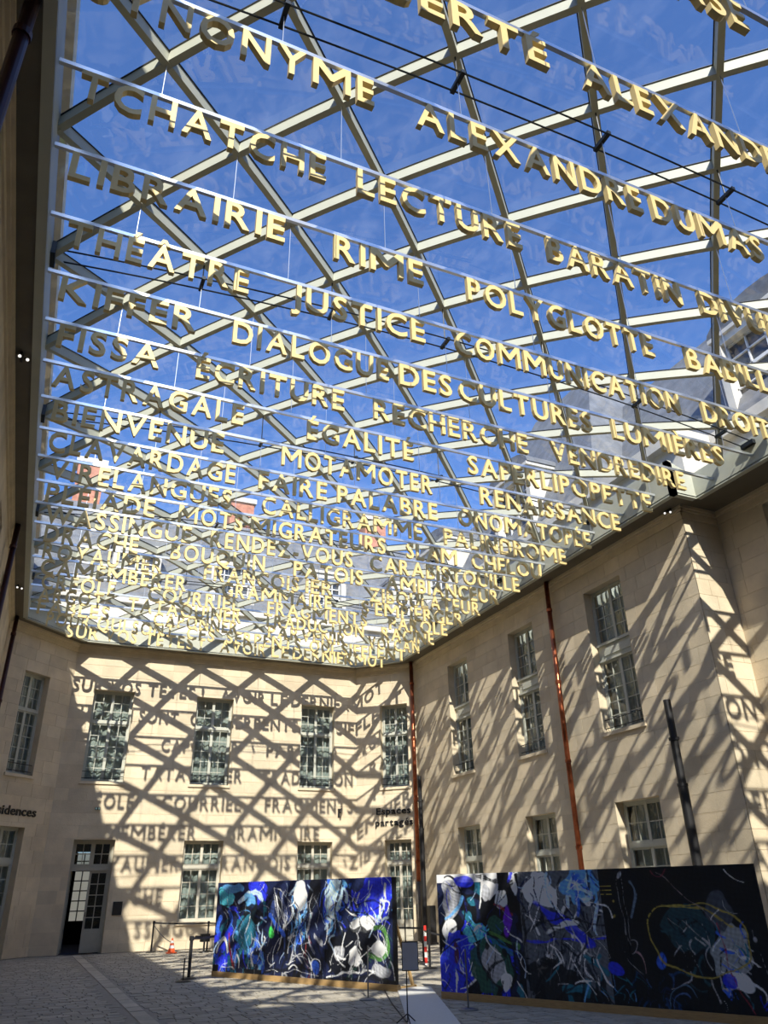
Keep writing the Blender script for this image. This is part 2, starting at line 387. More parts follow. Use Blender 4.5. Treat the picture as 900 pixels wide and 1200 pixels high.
# open entrance door in the back wall: transom light, one closed leaf, one leaf swung inwards
def entrance():
    fr = F['back']; u0, u1, z0, z1 = OB[3]; base = fr.P((u0+u1)/2, 0, -REV); WN[0] += 1
    w = empty('door_%d' % WN[0], base, kind='structure'); m = M['taupe']
    f = MB(base); D0, D1 = -REV-.05, -REV+.05; t = .06
    fr.box(f, u0, u0+t, 0, z1, D0, D1); fr.box(f, u1-t, u1, 0, z1, D0, D1); fr.box(f, u0+t, u1-t, z1-t, z1, D0, D1)
    fr.box(f, u0+t, u1-t, 2.42, 2.56, D0, D1+.02); f.build('door_frame', m, w)
    mid = (u0+u1)/2
    def leaf(name, ua, ub, a, b, rows, panelh, hinge=None, ang=0):
        W = ub-ua; L = MB(); st = .07
        def lbx(x0, x1, zz0, zz1, y0=-.02, y1=.025): L.box((x0, y0, zz0), (x1-x0, 0, 0), (0, y1-y0, 0), (0, 0, zz1-zz0))
        lbx(0, st, 0, b-a); lbx(W-st, W, 0, b-a); lbx(st, W-st, 0, panelh or st); lbx(st, W-st, b-a-st, b-a)
        if panelh: lbx(st+.05, W-st-.05, .1, panelh-.1, -.035, -.02)
        lo = panelh or st; iw = (W-2*st)/2; ih = (b-a-st-lo)/rows
        lbx(st+iw-.014, st+iw+.014, lo, b-a-st, -.012, .012)
        for k in range(1, rows): lbx(st, W-st, lo+ih*k-.014, lo+ih*k+.014, -.011, .011)
        o = L.build(name, m, w); o.location = fr.P(ua, a, -REV)-base
        if hinge: o.rotation_euler.z = ang
        pm = None
        for i in range(2):
            for j in range(rows):
                if pm is None:
                    pb = MB(); pb.abox(-iw/2, iw/2, -.003, .003, -ih/2, ih/2); p = pb.build('pane', M['wglass'], o); pm = p.data
                else: p = share('pane', pm, o)
                p.location = (st+iw*(i+.5), 0, lo+ih*(j+.5))
        return o
    leaf('transom_light', u0+t, mid, 2.56, z1-t, 2, 0); leaf('transom_light', mid, u1-t, 2.56, z1-t, 2, 0)
    cl = leaf('door_leaf', mid+.0, u1-t, 0.02, 2.42, 5, .68)
    k = MB(); k.tube([(.03, -.02, 1.05), (.03, -.08, 1.05), (.03, -.085, 1.17)], .012, 8); k.build('door_handle', M['iron'], cl)
    leaf('door_leaf', u0+t, mid, 0.02, 2.42, 5, .68, True, math.radians(83))
    # hallway with a far glazed door, backed by a glowing panel for daylight
    h = MB(base); fr.box(h, u0-1.6, u0-1.55, 0, 3.3, -6.5, -1.2); fr.box(h, u1+1.55, u1+1.6, 0, 3.3, -6.5, -1.2)
    fr.box(h, u0-1.6, u1+1.6, 3.3, 3.35, -6.5, -1.2)
    a_, b_ = u0+.56, u0+1.14
    fr.box(h, u0-1.6, a_, 0, 3.3, -6.5, -6.45); fr.box(h, b_, u1+1.6, 0, 3.3, -6.5, -6.45); fr.box(h, a_, b_, 0, .78, -6.5, -6.45); fr.box(h, a_, b_, 2.58, 2.8, -6.5, -6.45)
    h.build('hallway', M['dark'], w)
    h = MB(base); fr.box(h, u0-1.6, u1+1.6, -.02, .0, -6.5, -.05); h.build('hallway_floor', M['bluefloor'], w)
    g = MB(base)
    for k in range(0, 3): fr.box(g, a_-.02+.29*k, a_+.02+.29*k, .75, 3.25, -6.45, -6.40)
    for k in range(8): fr.box(g, a_, b_, .76+.36*k, .80+.36*k, -6.44, -6.41)
    g.build('far_glazing_bars', M['iron'], w)
    g = MB(base); fr.box(g, u0+.3, u0+1.5, .6, 3.3, -7.3, -7.25); g.build('far_daylight_panel', M['farglow'], w)
M['farglow'] = mat('daylight_glow_panel', (0.75, 0.72, 0.6), 0.9, emis=0.3)  # emission stands in for daylight beyond the far door
entrance()

# ------------------------------------------------------------------ floor
fl = MB(); fl.abox(XLL-1, XN+1, YF-1, YB+1, -.3, -.011); floor = fl.build('floor', M['bed']); floor['kind'] = 'structure'
def in_court(x, y):
    if x < XLL+.02 or y > YB-.02 or y < YF+.02: return False
    if x > (XR if y > YST else XN)-.02: return False
    if x-y < (XL-YB)+.05 or x+y > (XC+YB)-.05: return False
    return True
rng = random.Random(3); setts = []
y = 2.0; row = 0
while y < YB:
    h = 0.20; x = XLL+rng.uniform(0, .3)
    while x < XN:
        wd = rng.uniform(.20, .36)
        if 1.94 < x+wd/2 < 2.3: x += .05; wd = .2
        a, b = x, x+wd; x += wd
        if b > 1.95 and a < 2.23: continue
        if in_court(a, y) and in_court(b, y) and in_court(a, y+h) and in_court(b, y+h): setts.append((a, b, y, y+h, 0))
    y += h; row += 1
y = 2.0
while y < YB-.6:
    setts.append((1.96, 2.22, y, y+.55, 1)); y += .55
def sett(mb, s, tone):
    a, b, c, d, k = s; g = .007; z = rng.uniform(-.003, .003)+(0.002 if k else 0); i = .006
    vs = [(a+g, c+g, -.02), (b-g, c+g, -.02), (b-g, d-g, -.02), (a+g, d-g, -.02), (a+g+i, c+g+i, z), (b-g-i, c+g+i, z), (b-g-i, d-g-i, z), (a+g+i, d-g-i, z)]
    mb.add(vs, [(4, 5, 6, 7), (0, 1, 5, 4), (1, 2, 6, 5), (2, 3, 7, 6), (3, 0, 4, 7)], tone)
def dist(s): return math.hypot((s[0]+s[1])/2, (s[2]+s[3])/2)
cand = [s for s in setts if s[2] > 11 and math.degrees(math.atan2((s[0]+s[1])/2, s[2])) < 55]
cand.sort(key=dist); first = set(id(s) for s in cand[:300])
rest = MB()
for s in setts:
    t = rng.uniform(.86, 1.12)*(1.15 if s[4] else 1); tt = (t*1.01, t, t*.98)
    if id(s) in first:
        m_ = MB(); sett(m_, s, tt); m_.build('paving_stone', M['paving'], floor, tone=True)
    else: sett(rest, s, tt)
rest.build('paving_stones', M['paving'], floor, tone=True, kind='stuff')

# ------------------------------------------------------------------ glass canopy
DX, X0 = 1.1625, 0.03
DYR, YD = 1.1827, 6.358
YMAXR, YMINR = 28.85, -5.2
XA = X0-DX
def xmax(y): return 13.66 if y < 11.68 else 12.93
CL, CRR = (XL-YB)+.78, (XC+YB)-.78
def inside(x, y, e=1e-3):
    return x > XA-e and x < xmax(y)+e and y < YMAXR+e and y > YMINR-e and x-y > CL-e and x+y < CRR+e
def zroof(x, y):
    u = min(1, abs(x-6.2)/7.5)
    g = 1-min(1, (y-11.3)/17.8)**4 if y > 11.3 else 1-min(1, (11.3-y)/14.5)**2
    return 10.48+1.43*(1-u*u)*g
canopy = empty('glass_canopy', (6, 12, 10.07), 'shallow domed glass roof on a diamond lattice of cream steel beams over the court', 'glass roof')
CO = Vector((6, 12, 10.07))
BW, BH = 0.047, 0.19
def beam(pts):
    mb = MB(CO); vs = []; fs = []
    for i, p in enumerate(pts):
        d = (pts[min(i+1, len(pts)-1)]-pts[max(i-1, 0)]); d.z = 0; d.normalize(); s = Vector((d.y, -d.x, 0))*BW
        vs += [p-s, p+s, p+s+Vector((0, 0, BH)), p-s+Vector((0, 0, BH))]
    for i in range(len(pts)-1):
        a = i*4
        for k in range(4): fs.append((a+k, a+4+k, a+4+(k+1) % 4, a+(k+1) % 4))
    fs += [(0, 1, 2, 3), tuple(len(pts)*4-4+k for k in (3, 2, 1, 0))]
    mb.add(vs, fs); bo = mb.build('lattice_beam', M['beam'], canopy)
    mb = MB(CO); vs = []; fs = []
    for i, p in enumerate(pts):
        d = (pts[min(i+1, len(pts)-1)]-pts[max(i-1, 0)]); d.z = 0; d.normalize(); s = Vector((d.y, -d.x, 0))*(BW+.016); z = Vector((0, 0, BH+.001)); z2 = Vector((0, 0, BH+.009))
        vs += [p-s+z, p+s+z, p+s+z2, p-s+z2]
    for i in range(len(pts)-1):
        a = i*4
        for k in range(4): fs.append((a+k, a+4+k, a+4+(k+1) % 4, a+(k+1) % 4))
    mb.add(vs, fs); mb.build('glazing_gasket', M['iron'], bo)
for sgn in (1, -1):
    for k in range(-40, 60):
        run = []
        for q in range(-8*20, 8*20):
            i = q/8; j = sgn*i+2*k if True else 0
            x, y = X0+DX*i, YD+DYR*j
            if inside(x, y): run.append(Vector((x, y, zroof(x, y))))
            else:
                if len(run) > 6: beam(run)
                run = []
        if len(run) > 6: beam(run)
def clip(poly, a, b, c):        # keep a*x+b*y<=c
    out = []
    for i in range(len(poly)):
        p, q = poly[i], poly[(i+1) % len(poly)]
        fp, fq = a*p[0]+b*p[1]-c, a*q[0]+b*q[1]-c
        if fp <= 0: out.append(p)
        if (fp < 0) != (fq < 0) and fp != fq:
            t = fp/(fp-fq); out.append((p[0]+t*(q[0]-p[0]), p[1]+t*(q[1]-p[1])))
    return out
for i in range(-2, 14):
    for j in range(-11, 21):
        if (i+j) % 2 == 0: continue          # cell centres sit at odd parity
        x, y = X0+DX*i, YD+DYR*j
        poly = [(x-DX, y), (x, y-DYR), (x+DX, y), (x, y+DYR)]
        for pl in ((-1, 0, -XA), (1, 0, xmax(y)), (0, 1, YMAXR), (0, -1, -YMINR), (-1, 1, -CL), (1, 1, CRR)):
            poly = clip(poly, *pl)
            if len(poly) < 3: break
        if len(poly) < 3: continue
        ar = abs(sum(poly[k][0]*poly[(k+1) % len(poly)][1]-poly[(k+1) % len(poly)][0]*poly[k][1] for k in range(len(poly))))/2
        if ar < .01: continue
        mb = MB(CO); cx = sum(p[0] for p in poly)/len(poly); cy = sum(p[1] for p in poly)/len(poly)
        vs = [(p[0], p[1], zroof(*p)+BH+.01) for p in poly]+[(cx, cy, zroof(cx, cy)+BH+.01)]
        mb.add(vs, [(k, (k+1) % len(poly), len(poly)) for k in range(len(poly))])
        mb.build('glass_pane', M['glass'], canopy)
# perimeter beams, fascia and soffit
def perim():
    a = [(XA, YMINR), (XA, XA-CL), (YMAXR+CL, YMAXR), (CRR-YMAXR, YMAXR), (12.93, CRR-12.93), (12.93, 11.68), (13.66, 11.68), (13.66, YMINR)]
    return a
PER = perim()
def outer(i):                   # matching corner on the wall line
    return [(XLL, YF), (XLL, YLL), (XL, YB), (XC, YB), (XR, YRC), (XR, YST), (XN, YST), (XN, YF)][i]
for i in range(len(PER)-1):
    p, q = PER[i], PER[i+1]; L = math.hypot(q[0]-p[0], q[1]-p[1]); n = max(1, int(L/1.2)); d = Vector((q[0]-p[0], q[1]-p[1], 0)).normalized(); nn = Vector((-d.y, d.x, 0))  # outward
    mb = MB(CO); vs = []
    for k in range(n+1):
        t = k/n; x, y = p[0]+(q[0]-p[0])*t, p[1]+(q[1]-p[1])*t; z = zroof(x, y)+BH+.03
        P0 = Vector((x, y, 0)); O = P0+nn*.14
        vs += [(x, y, 10.04), (O.x, O.y, 10.04), (O.x, O.y, z), (x, y, z)]
    fs = []
    for k in range(n):
        for e in range(4): fs.append((k*4+e, k*4+(e+1) % 4, k*4+4+(e+1) % 4, k*4+4+e))
    fs += [(0, 3, 2, 1), tuple(n*4+e for e in (0, 1, 2, 3))]
    mb.add(vs, fs); mb.build('edge_beam', M['beam'], canopy)
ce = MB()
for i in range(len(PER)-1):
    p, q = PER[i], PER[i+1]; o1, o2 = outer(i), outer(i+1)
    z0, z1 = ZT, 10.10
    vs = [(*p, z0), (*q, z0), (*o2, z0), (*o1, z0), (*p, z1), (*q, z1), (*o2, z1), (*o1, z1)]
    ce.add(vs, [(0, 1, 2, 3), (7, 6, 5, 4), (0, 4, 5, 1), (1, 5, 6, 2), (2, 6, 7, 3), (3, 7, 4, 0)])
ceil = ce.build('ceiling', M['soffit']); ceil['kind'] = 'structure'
# tie rods under the lattice
for j in (-5, -1, 3, 7, 11, 15):
    yy = YD+DYR*j; xr = xmax(yy)-.03
    tr = empty('tie_rod_truss', (6, yy, 10.5), 'black tie rods with spreaders, '+{-5: 'behind the viewer', -1: 'just in front of the SYNONYME row', 3: 'between the THÉÂTRE and KIFFER rows', 7: 'along the BIENVENUE row', 11: 'above the DRACHE and WASSINGUE rows', 15: 'above the ARGOT row at the far end'}[j], 'tie rods', 'tie rods under the glass roof')
    B = Vector((6, yy, 10.5)); zr = 10.62
    def zc(x): return 10.62+.42*(1-((x-6)/7.1)**2)
    for s in (-.13, .13):
        mb = MB(B); xs = [XA+.1+(xr-XA-.2)*k/24 for k in range(25)]
        mb.tube([(x, yy+s, zc(x)) for x in xs], .014, 6); mb.build('rod', M['cable'], tr)
    i = 1 if j % 2 else 0
    for i in range(1, 12, 2):
        x = X0+DX*i
        mb = MB(B); mb.box((x-.03, yy-.16, zc(x)-.03), (.06, 0, 0), (0, .32, 0), (0, 0, .06)); mb.tube([(x, yy, zc(x)), (x, yy, zroof(x, yy))], .012, 6); mb.build('spreader', M['cable'], tr)
    for x in (XA+.02, xr-.02):
        mb = MB(B); mb.abox(x-.05, x+.05, yy-.17, yy+.17, zc(x)-(.12 if x < 5 else .05), zc(x)+(.12 if x < 5 else .05)); mb.build('anchor_bracket', M['cable'], tr)

# ------------------------------------------------------------------ letters
TXT = {}
def glyph(ch):
    if ch in TXT: return TXT[ch]
    cu = bpy.data.curves.new('t', 'FONT'); cu.body = ch; cu.size = 1.0; cu.extrude = 0.0; cu.offset = 0.016; cu.resolution_u = 3
    ob = bpy.data.objects.new('t', cu); C.objects.link(ob)
    dg = bpy.context.evaluated_depsgraph_get(); dg.update()
    me = bpy.data.meshes.new_from_object(ob.evaluated_get(dg)); bpy.data.objects.remove(ob); bpy.data.curves.remove(cu)
    bm = bmesh.new(); bm.from_mesh(me); bmesh.ops.remove_doubles(bm, verts=bm.verts, dist=1e-4)
    if ch == 'M':
        H_ = max(v.co.y for v in bm.verts); W_ = .94; t_ = .14
        bm.clear()
        ol = [(0, 0), (0, H_), (.19, H_), (W_/2, .56*H_), (W_-.19, H_), (W_, H_), (W_, 0), (W_-t_, 0), (W_-t_, .72*H_), (W_/2+.04, .30*H_), (W_/2-.04, .30*H_), (t_, .72*H_), (t_, 0)]
        vs_ = [bm.verts.new((a, b, 0)) for a, b in ol]
        # explicit pieces: left stem, left diagonal, right diagonal, right stem (indices into the outline)
        for q in ((0, 12, 11, 1), (11, 2, 1), (11, 10, 3, 2), (10, 9, 3), (9, 8, 4, 3), (8, 5, 4), (8, 7, 6, 5)): bm.faces.new([vs_[k] for k in q])
    xs = [v.co.x for v in bm.verts]; x0, x1 = min(xs), max(xs)
    for v in bm.verts: v.co.x -= x0; v.co.z = 0
    faces = list(bm.faces)
    for f in faces:
        f.normal_update()
    r = bmesh.ops.extrude_face_region(bm, geom=faces)
    for g in r['geom']:
        if isinstance(g, bmesh.types.BMVert): g.co.z = 1.0
    bmesh.ops.recalc_face_normals(bm, faces=bm.faces)
    bm.to_mesh(me); bm.free(); me.name = 'letter_shape'
    TXT[ch] = (me, x1-x0); return TXT[ch]
capH = max(v.co.y for v in glyph('E')[0].vertices)
def glyph_out(ch, capheight, depth, m, key):
    k = (ch, key)
    if k in TXT: return TXT[k]
    me0, w0 = glyph(ch); me = me0.copy(); s = capheight/capH
    for v in me.vertices: v.co = Vector((v.co.x*s, v.co.z*depth, v.co.y*s))
    me.polygons.foreach_set('use_smooth', [False]*len(me.polygons))
    me.materials.clear(); me.materials.append(m); TXT[k] = (me, w0*s); return TXT[k]
ROWS = [  # rows behind the camera and out-of-view words are invented for their floor shadows
(-1.92, [('VOYAGE',-.87,1.4),('PLUME',2.1,4.0),('CONTE',4.9,6.8),('FLEUVE',7.7,9.9),('SAISON',10.5,12.73)]),
(-0.738,[('ALPHABET',-.87,2.2),('ROMAN',3.0,4.9),('HORIZON',5.8,8.4),('SYLLABE',10.0,12.73)]),
(0.445, [('PAROLIER',-.87,2.1),('VERSET',2.9,5.1),('MURMURE',6.2,8.9),('LANGAGE',10.1,12.73)]),
(1.627, [('CHANSON',-.87,1.8),('ACCENT',2.5,4.8),('VOYELLE',5.7,8.4),('GRIMOIRE',9.8,12.73)]),
(2.810, [('PLUMIER',-.87,1.6),('ENCRE',2.0,3.3),('PHRASE',3.55,5.22+.45),('CAHIER',6.4,8.7),('TRADUIRE',9.7,12.73)]),
(3.993, [('IDÉE',-.87,.6),('LIBERTÉ',1.36,3.93),('ALEXANDRIN',4.42,8.2),('CADENCE',9.9,12.73)]),
(5.176, [('SYNONYME',-0.83,2.31),('ALEXANDRE',2.87,6.29),('DUMAS',6.49,8.56),('HISTOIRE',9.7,12.73)]),
(6.358, [('TCHATCHE',-0.86,2.14),('LECTURE',2.58,5.12),('BARATIN',5.58,8.11),('DIVULGATION',8.52,12.73)]),
(7.541, [('LIBRAIRIE',-0.89,1.95),('RIME',2.69,4.13),('POLYGLOTTE',4.90,8.60),('BABILLAGE',9.36,12.73)]),
(8.724, [('THÉÂTRE',-0.87,1.74),('JUSTICE',2.42,4.75),('COMMUNICATION',5.34,10.31),('DROIT',10.92,12.74)]),
(9.907, [('KIFFER',-0.90,1.17),('DIALOGUE',1.78,4.61),('DES',4.83,5.90),('CULTURES',6.06,9.11),('LUMIÈRES',9.64,12.65)]),
(11.090,[('FISSA',-0.88,0.77),('ÉCRITURE',1.41,4.21),('RECHERCHE',4.83,8.36),('VENDREDIRE',8.97,12.69)]),
(12.273,[('ASTRAGALE',-0.90,2.56),('ÉGALITÉ',3.87,6.25),('SAPERLIPOPETTE',7.59,12.73)]),
(13.455,[('BIENVENUE',-0.87,2.44),('MOTAMOTER',3.69,7.30),('RENAISSANCE',8.59,12.74)]),
(14.638,[('CLAVARDAGE',-0.89,2.97),('FAIRE',3.51,5.14),('PALABRE',5.40,8.05),('ONOMATOPÉE',8.66,12.72)]),
(15.821,[('VIRELANGUES',-0.83,3.17),('CALLIGRAMME',3.91,8.21),('PALINDROME',8.87,12.77)]),
(17.004,[('PLÉIADE',-0.87,1.57),('MOTS',2.14,3.73),('MIGRATEURS',3.95,7.68),('SLAM',8.32,9.90),('CHELOU',10.39,12.75)]),
(18.187,[('WASSINGUE',-0.85,2.67),('RENDEZ-VOUS',3.18,7.19),('CARABISTOUILLE',7.74,12.74)]),
(19.369,[('DRACHE',-0.83,1.49),('BOUQUIN',2.35,4.97),('PATOIS',5.83,7.99),('AMBIANCEUR',8.77,12.72)]),
(20.552,[('ROYAUMER',-0.83,2.31),('FRANÇOIS',3.49,6.37),('IER',6.59,7.47),('ZIBOULATEUR',8.71,12.71)]),
(21.735,[('CAMEMBÉRER',-0.85,3.20),('GRAMMAIRE',4.29,7.85),("S'EMPIERGER",8.93,12.72)]),
(22.918,[('CRÉOLE',-0.80,1.28),('COURRIEL',2.25,5.14),('FRAGMENTS',6.05,9.60),('PAROLE',10.44,12.73)]),
(24.101,[('ARGOT',-0.85,1.02),('TATAOUINER',1.80,5.47),('TRADUCTION',6.26,9.96),('RACINE',10.67,12.79)]),
(25.283,[('FABLES',-0.86,1.34),('CAPONNER',2.77,5.64),('PARVENIR',6.75,9.73),('VOLCAN',10.65,12.76)]),
(26.466,[('POUR',-0.55,0.82),('QUI',1.06,1.98),('SONT',2.22,3.64),('CES',4.10,5.08),('SERPENTS',5.52,8.35),('QUI',8.72,9.66),('SIFFLENT',10.01,12.74)]),
(27.649,[('SUR',0.13,1.21),('VOS',1.44,2.53),('TÊTES',2.80,4.55),('!',4.80,4.90),('AVOIR',5.57,7.33),('LE',7.57,8.25),('DERNIER',8.42,10.93),('MOT',11.04,12.36)]),
]
ZRL, CAPH, LD = 10.28, 0.45, 0.075
for yy, words in ROWS:
    j = round((yy-YD)/DYR); xl = max(XA, yy+CL)+.01; xr = min(xmax(yy), CRR-yy)-.01
    root = empty('hanging_word_row', (xl, yy, ZRL), 'row of hanging gold letters reading '+' '.join(w_[0] for w_ in words[:4] if w_[0] not in ('ALEXANDRE', 'DUMAS', 'FRANÇOIS', 'IER'))+(' under the glass roof' if yy < 26 else ' in front of the back wall'), 'letter row', 'rows of hanging words')
    if yy > 27: root['label'] = 'last row of hanging gold letters, SUR VOS TÊTES AVOIR LE DERNIER MOT'
    if 26 < yy < 27: root['label'] = 'second to last letter row, POUR QUI SONT CES SERPENTS QUI SIFFLENT'
    O = Vector((xl, yy, ZRL))
    mb = MB(O); mb.abox(xl, xr, yy-.025, yy+.025, ZRL-.03, ZRL+.03); mb.build('rail', M['rail'], root)
    mb = MB(O)
    n_w = 0
    for i in range(-1, 13):
        x = X0+DX*i
        if (i+j) % 2 == 0 and xl+.05 < x < xr-.05:
            m1 = MB(O); m1.tube([(x, yy, ZRL+.03), (x, yy, zroof(x, yy)+.02)], .007, 5); m1.build('hanger_wire', M['wire'], root)
    for wd, a, b in words:
        ws = [glyph_out(c, CAPH, LD, M['gold'], 'g')[1] for c in wd]
        gap = .085; n = len(wd)
        hs = (b-a-gap*(n-1))/sum(ws)
        if hs > 1.0: hs = 1.0; gap = (b-a-sum(ws))/max(1, n-1)
        x = a
        for c, w_ in zip(wd, ws):
            me, _ = glyph_out(c, CAPH, LD, M['gold'], 'g')
            o = share('letter', me, root, Vector((x, yy-LD/2, ZRL-.045-CAPH))-O); o.scale.x = hs
            x += w_*hs+gap
# ------------------------------------------------------------------ wall lettering
def sign_text(fr, txt, u0, u1, z, cap, name, label):
    r = empty(name, fr.P(u0, z, .03), label, 'lettering')
    base = fr.P(u0, z, .03); ws = [glyph_out(c, cap, .03, M['iron'], ('s', cap))[1] if c != ' ' else cap*.5 for c in txt]
    gap = .035; hs = (u1-u0-gap*(len(txt)-1))/sum(ws); u = u0
    R = Matrix(((fr.U.x, -fr.N.x, 0), (fr.U.y, -fr.N.y, 0), (0, 0, 1))).to_4x4()
    for c, w_ in zip(txt, ws):
        if c != ' ':
            me, _ = glyph_out(c, cap, .03, M['iron'], ('s', cap)); mw = Matrix.Translation(fr.P(u, z, .033)-base) @ R @ Matrix.Diagonal((hs, 1, 1, 1))
            share('letter', me, r, mw=mw)
        u += w_*hs+gap
fc = F['chr']
sign_text(fc, 'Espaces', 0.84, 2.26, 4.27, .24, 'wall_lettering', 'black raised word Espaces on the stone right chamfer')
sign_text(fc, 'partagés', 0.80, 2.34, 3.86, .24, 'wall_lettering', 'black raised word partagés below Espaces')
sign_text(F['chl'], 'Résidences', 0.45, 2.60, 4.02, .27, 'wall_lettering', 'black raised word Résidences on the left chamfer, cut by the picture edge')

# ------------------------------------------------------------------ pipes and fittings
def pipe(name, x, y, z0, z1, r, m, label, collar=2.2, cast=1.9, N=(-1, 0), group='rainwater pipes'):
    o = empty(name, (x, y, z0), label, 'drainpipe', group); B = Vector((x, y, z0))
    mb = MB(B); mb.tube([(x, y, max(z0, cast)), (x, y, z1)], r, 14); mb.build('pipe', m, o, smooth=True)
    if cast > z0: mb = MB(B); mb.tube([(x, y, z0), (x, y, cast)], r*1.15, 14); mb.build('cast_iron_shoe', M['cast'], o, smooth=True)
    z = cast+.6
    while z < z1:
        mb = MB(B); mb.tube([(x, y, z), (x, y, z+.09)], r*1.22, 14); mb.build('collar', m, o)
        z += collar
pipe('drainpipe', XR-.19, 17.75, 0, 10.04, .072, M['copper'], 'copper drainpipe on the right wall between the tall windows')
pipe('drainpipe', XR-.22, YRC-.16, 0, 10.04, .08, M['copper'], 'copper drainpipe in the far right corner beside the word Espaces')
pipe('drainpipe', -1.37, 5.6, 0, 10.05, .075, M['oxpipe'], 'dark oxblood drainpipe nearest the viewer on the left wall', cast=0)
pipe('drainpipe', -1.46, 19.2, 0, 10.05, .07, M['oxpipe'], 'dark oxblood drainpipe midway along the left wall', cast=0)
pipe('drainpipe', -1.46, 26.75, 0, 10.05, .07, M['oxpipe'], 'dark oxblood drainpipe in the far left corner', cast=0)
def mast(x, y, h, label, r0=.055):
    o = empty('lamp_mast', (x, y, 0), label, 'mast', 'black masts'); B = Vector((x, y, 0))
    for nm, z0, z1, r in (('base_plate', 0, .03, .16), ('lower_tube', .03, h*.66, r0*1.15), ('middle_tube', h*.66, h*.84, r0*.98), ('top_tube', h*.84, h, r0*.9)):
        mb = MB(B); mb.lathe((x, y, 0), [(r, z0), (r, z1)], 18); mb.build(nm, M['iron'], o)
    for z in (h*.66, h*.84): mb = MB(B); mb.lathe((x, y, 0), [(r0*1.28, z-.03), (r0*1.28, z+.03)], 18); mb.build('ring', M['iron'], o)
mast(12.9, 13.12, 5.40, 'tall black stepped mast standing before the right wall', .09)
mast(13.2, 26.55, 5.45, 'black mast beside the corner drainpipe', .08)
def spot(p, n, label):
    o = empty('security_spotlight', p, label, 'spotlight'); n = Vector(n).normalized(); P = Vector(p)
    for s in (-.07, .07):
        t = Vector((-n.y, n.x, 0))*s
        mb = MB(P); mb.tube([P+t, P+t+n*.08+Vector((0, 0, -.03))], .035, 12); h = mb.build('lamp_head', M['iron'], o)
        mb = MB(P); mb.tube([P+t+n*.08+Vector((0, 0, -.03)), P+t+n*.095+Vector((0, 0, -.035))], .026, 12); mb.build('lens', M['lens'], h)
    mb = MB(P); mb.box(P-n*.03+Vector((-.02, -.12, .0)), (.04, 0, 0), (0, .24, 0), (0, 0, .05)); mb.build('mount', M['iron'], o)
spot((13.44, 12.45, 10.0), (-.7, -.6, -.3), 'twin white security spotlight under the soffit by the right wall corner')
spot((XLL+.22, 11.95, 10.0), (.5, -1, -.2), 'twin white spotlight under the left soffit, nearer one')
spot((XLL+.22, 23.7, 10.0), (.5, -1, -.2), 'twin white spotlight under the left soffit, farther one')
fb = F['back']
def small(name, fr, u, z, wd, ht, m, label, cat, d=.03, extra=None):
    o = empty(name, fr.P(u, z, 0), label, cat); B = fr.P(u, z, 0)
    mb = MB(B); fr.box(mb, u, u+wd, z, z+ht, 0.0, d); mb.build('housing', M['iron'] if m is None else m, o)
    if extra: extra(o, B)
    return o
def plq(o, B):
    mb = MB(B); fb.box(mb, 2.42, 2.64, 1.12, 1.44, .03, .035); mb.build('plaque_face', M['canvasb'], o)
small('wall_plaque', fb, 2.38, 1.08, .30, .40, None, 'small black plaque on the wall right of the open door', 'plaque', extra=plq)
def ext(o, B):
    for k in (0, 1):
        mb = MB(B); fb.box(mb, 1.39+.09*k, 1.45+.09*k, 4.33, 4.39, .05, .055); mb.build('lit_pictogram', M['exit'], o)
small('emergency_light', fb, 1.38, 4.32, .17, .08, M['dark'], 'tiny green and white emergency light above the open door', 'emergency light', d=.05, extra=ext)
def cam_(o, B):
    mb = MB(B); mb.tube([fb.P(10.37, 4.45, .05), fb.P(10.40, 4.5, .22), fb.P(10.33, 4.35, .3)], .03, 8); mb.build('bracket_arm', M['iron'], o)
small('wall_bracket', fb, 10.33, 4.2, .08, .32, None, 'small black hooked bracket above the third ground floor window', 'bracket', extra=cam_)
def inter(o, B):
    mb = MB(B); F['chr'].box(mb, 2.42, 2.48, .97, 1.0, .04, .045); mb.build('call_button', M['white'], o)
small('door_intercom', F['chr'], 2.37, .85, .14, .32, M['steelgrey'], 'grey door intercom beside the glazed door at right', 'intercom', d=.04, extra=inter)

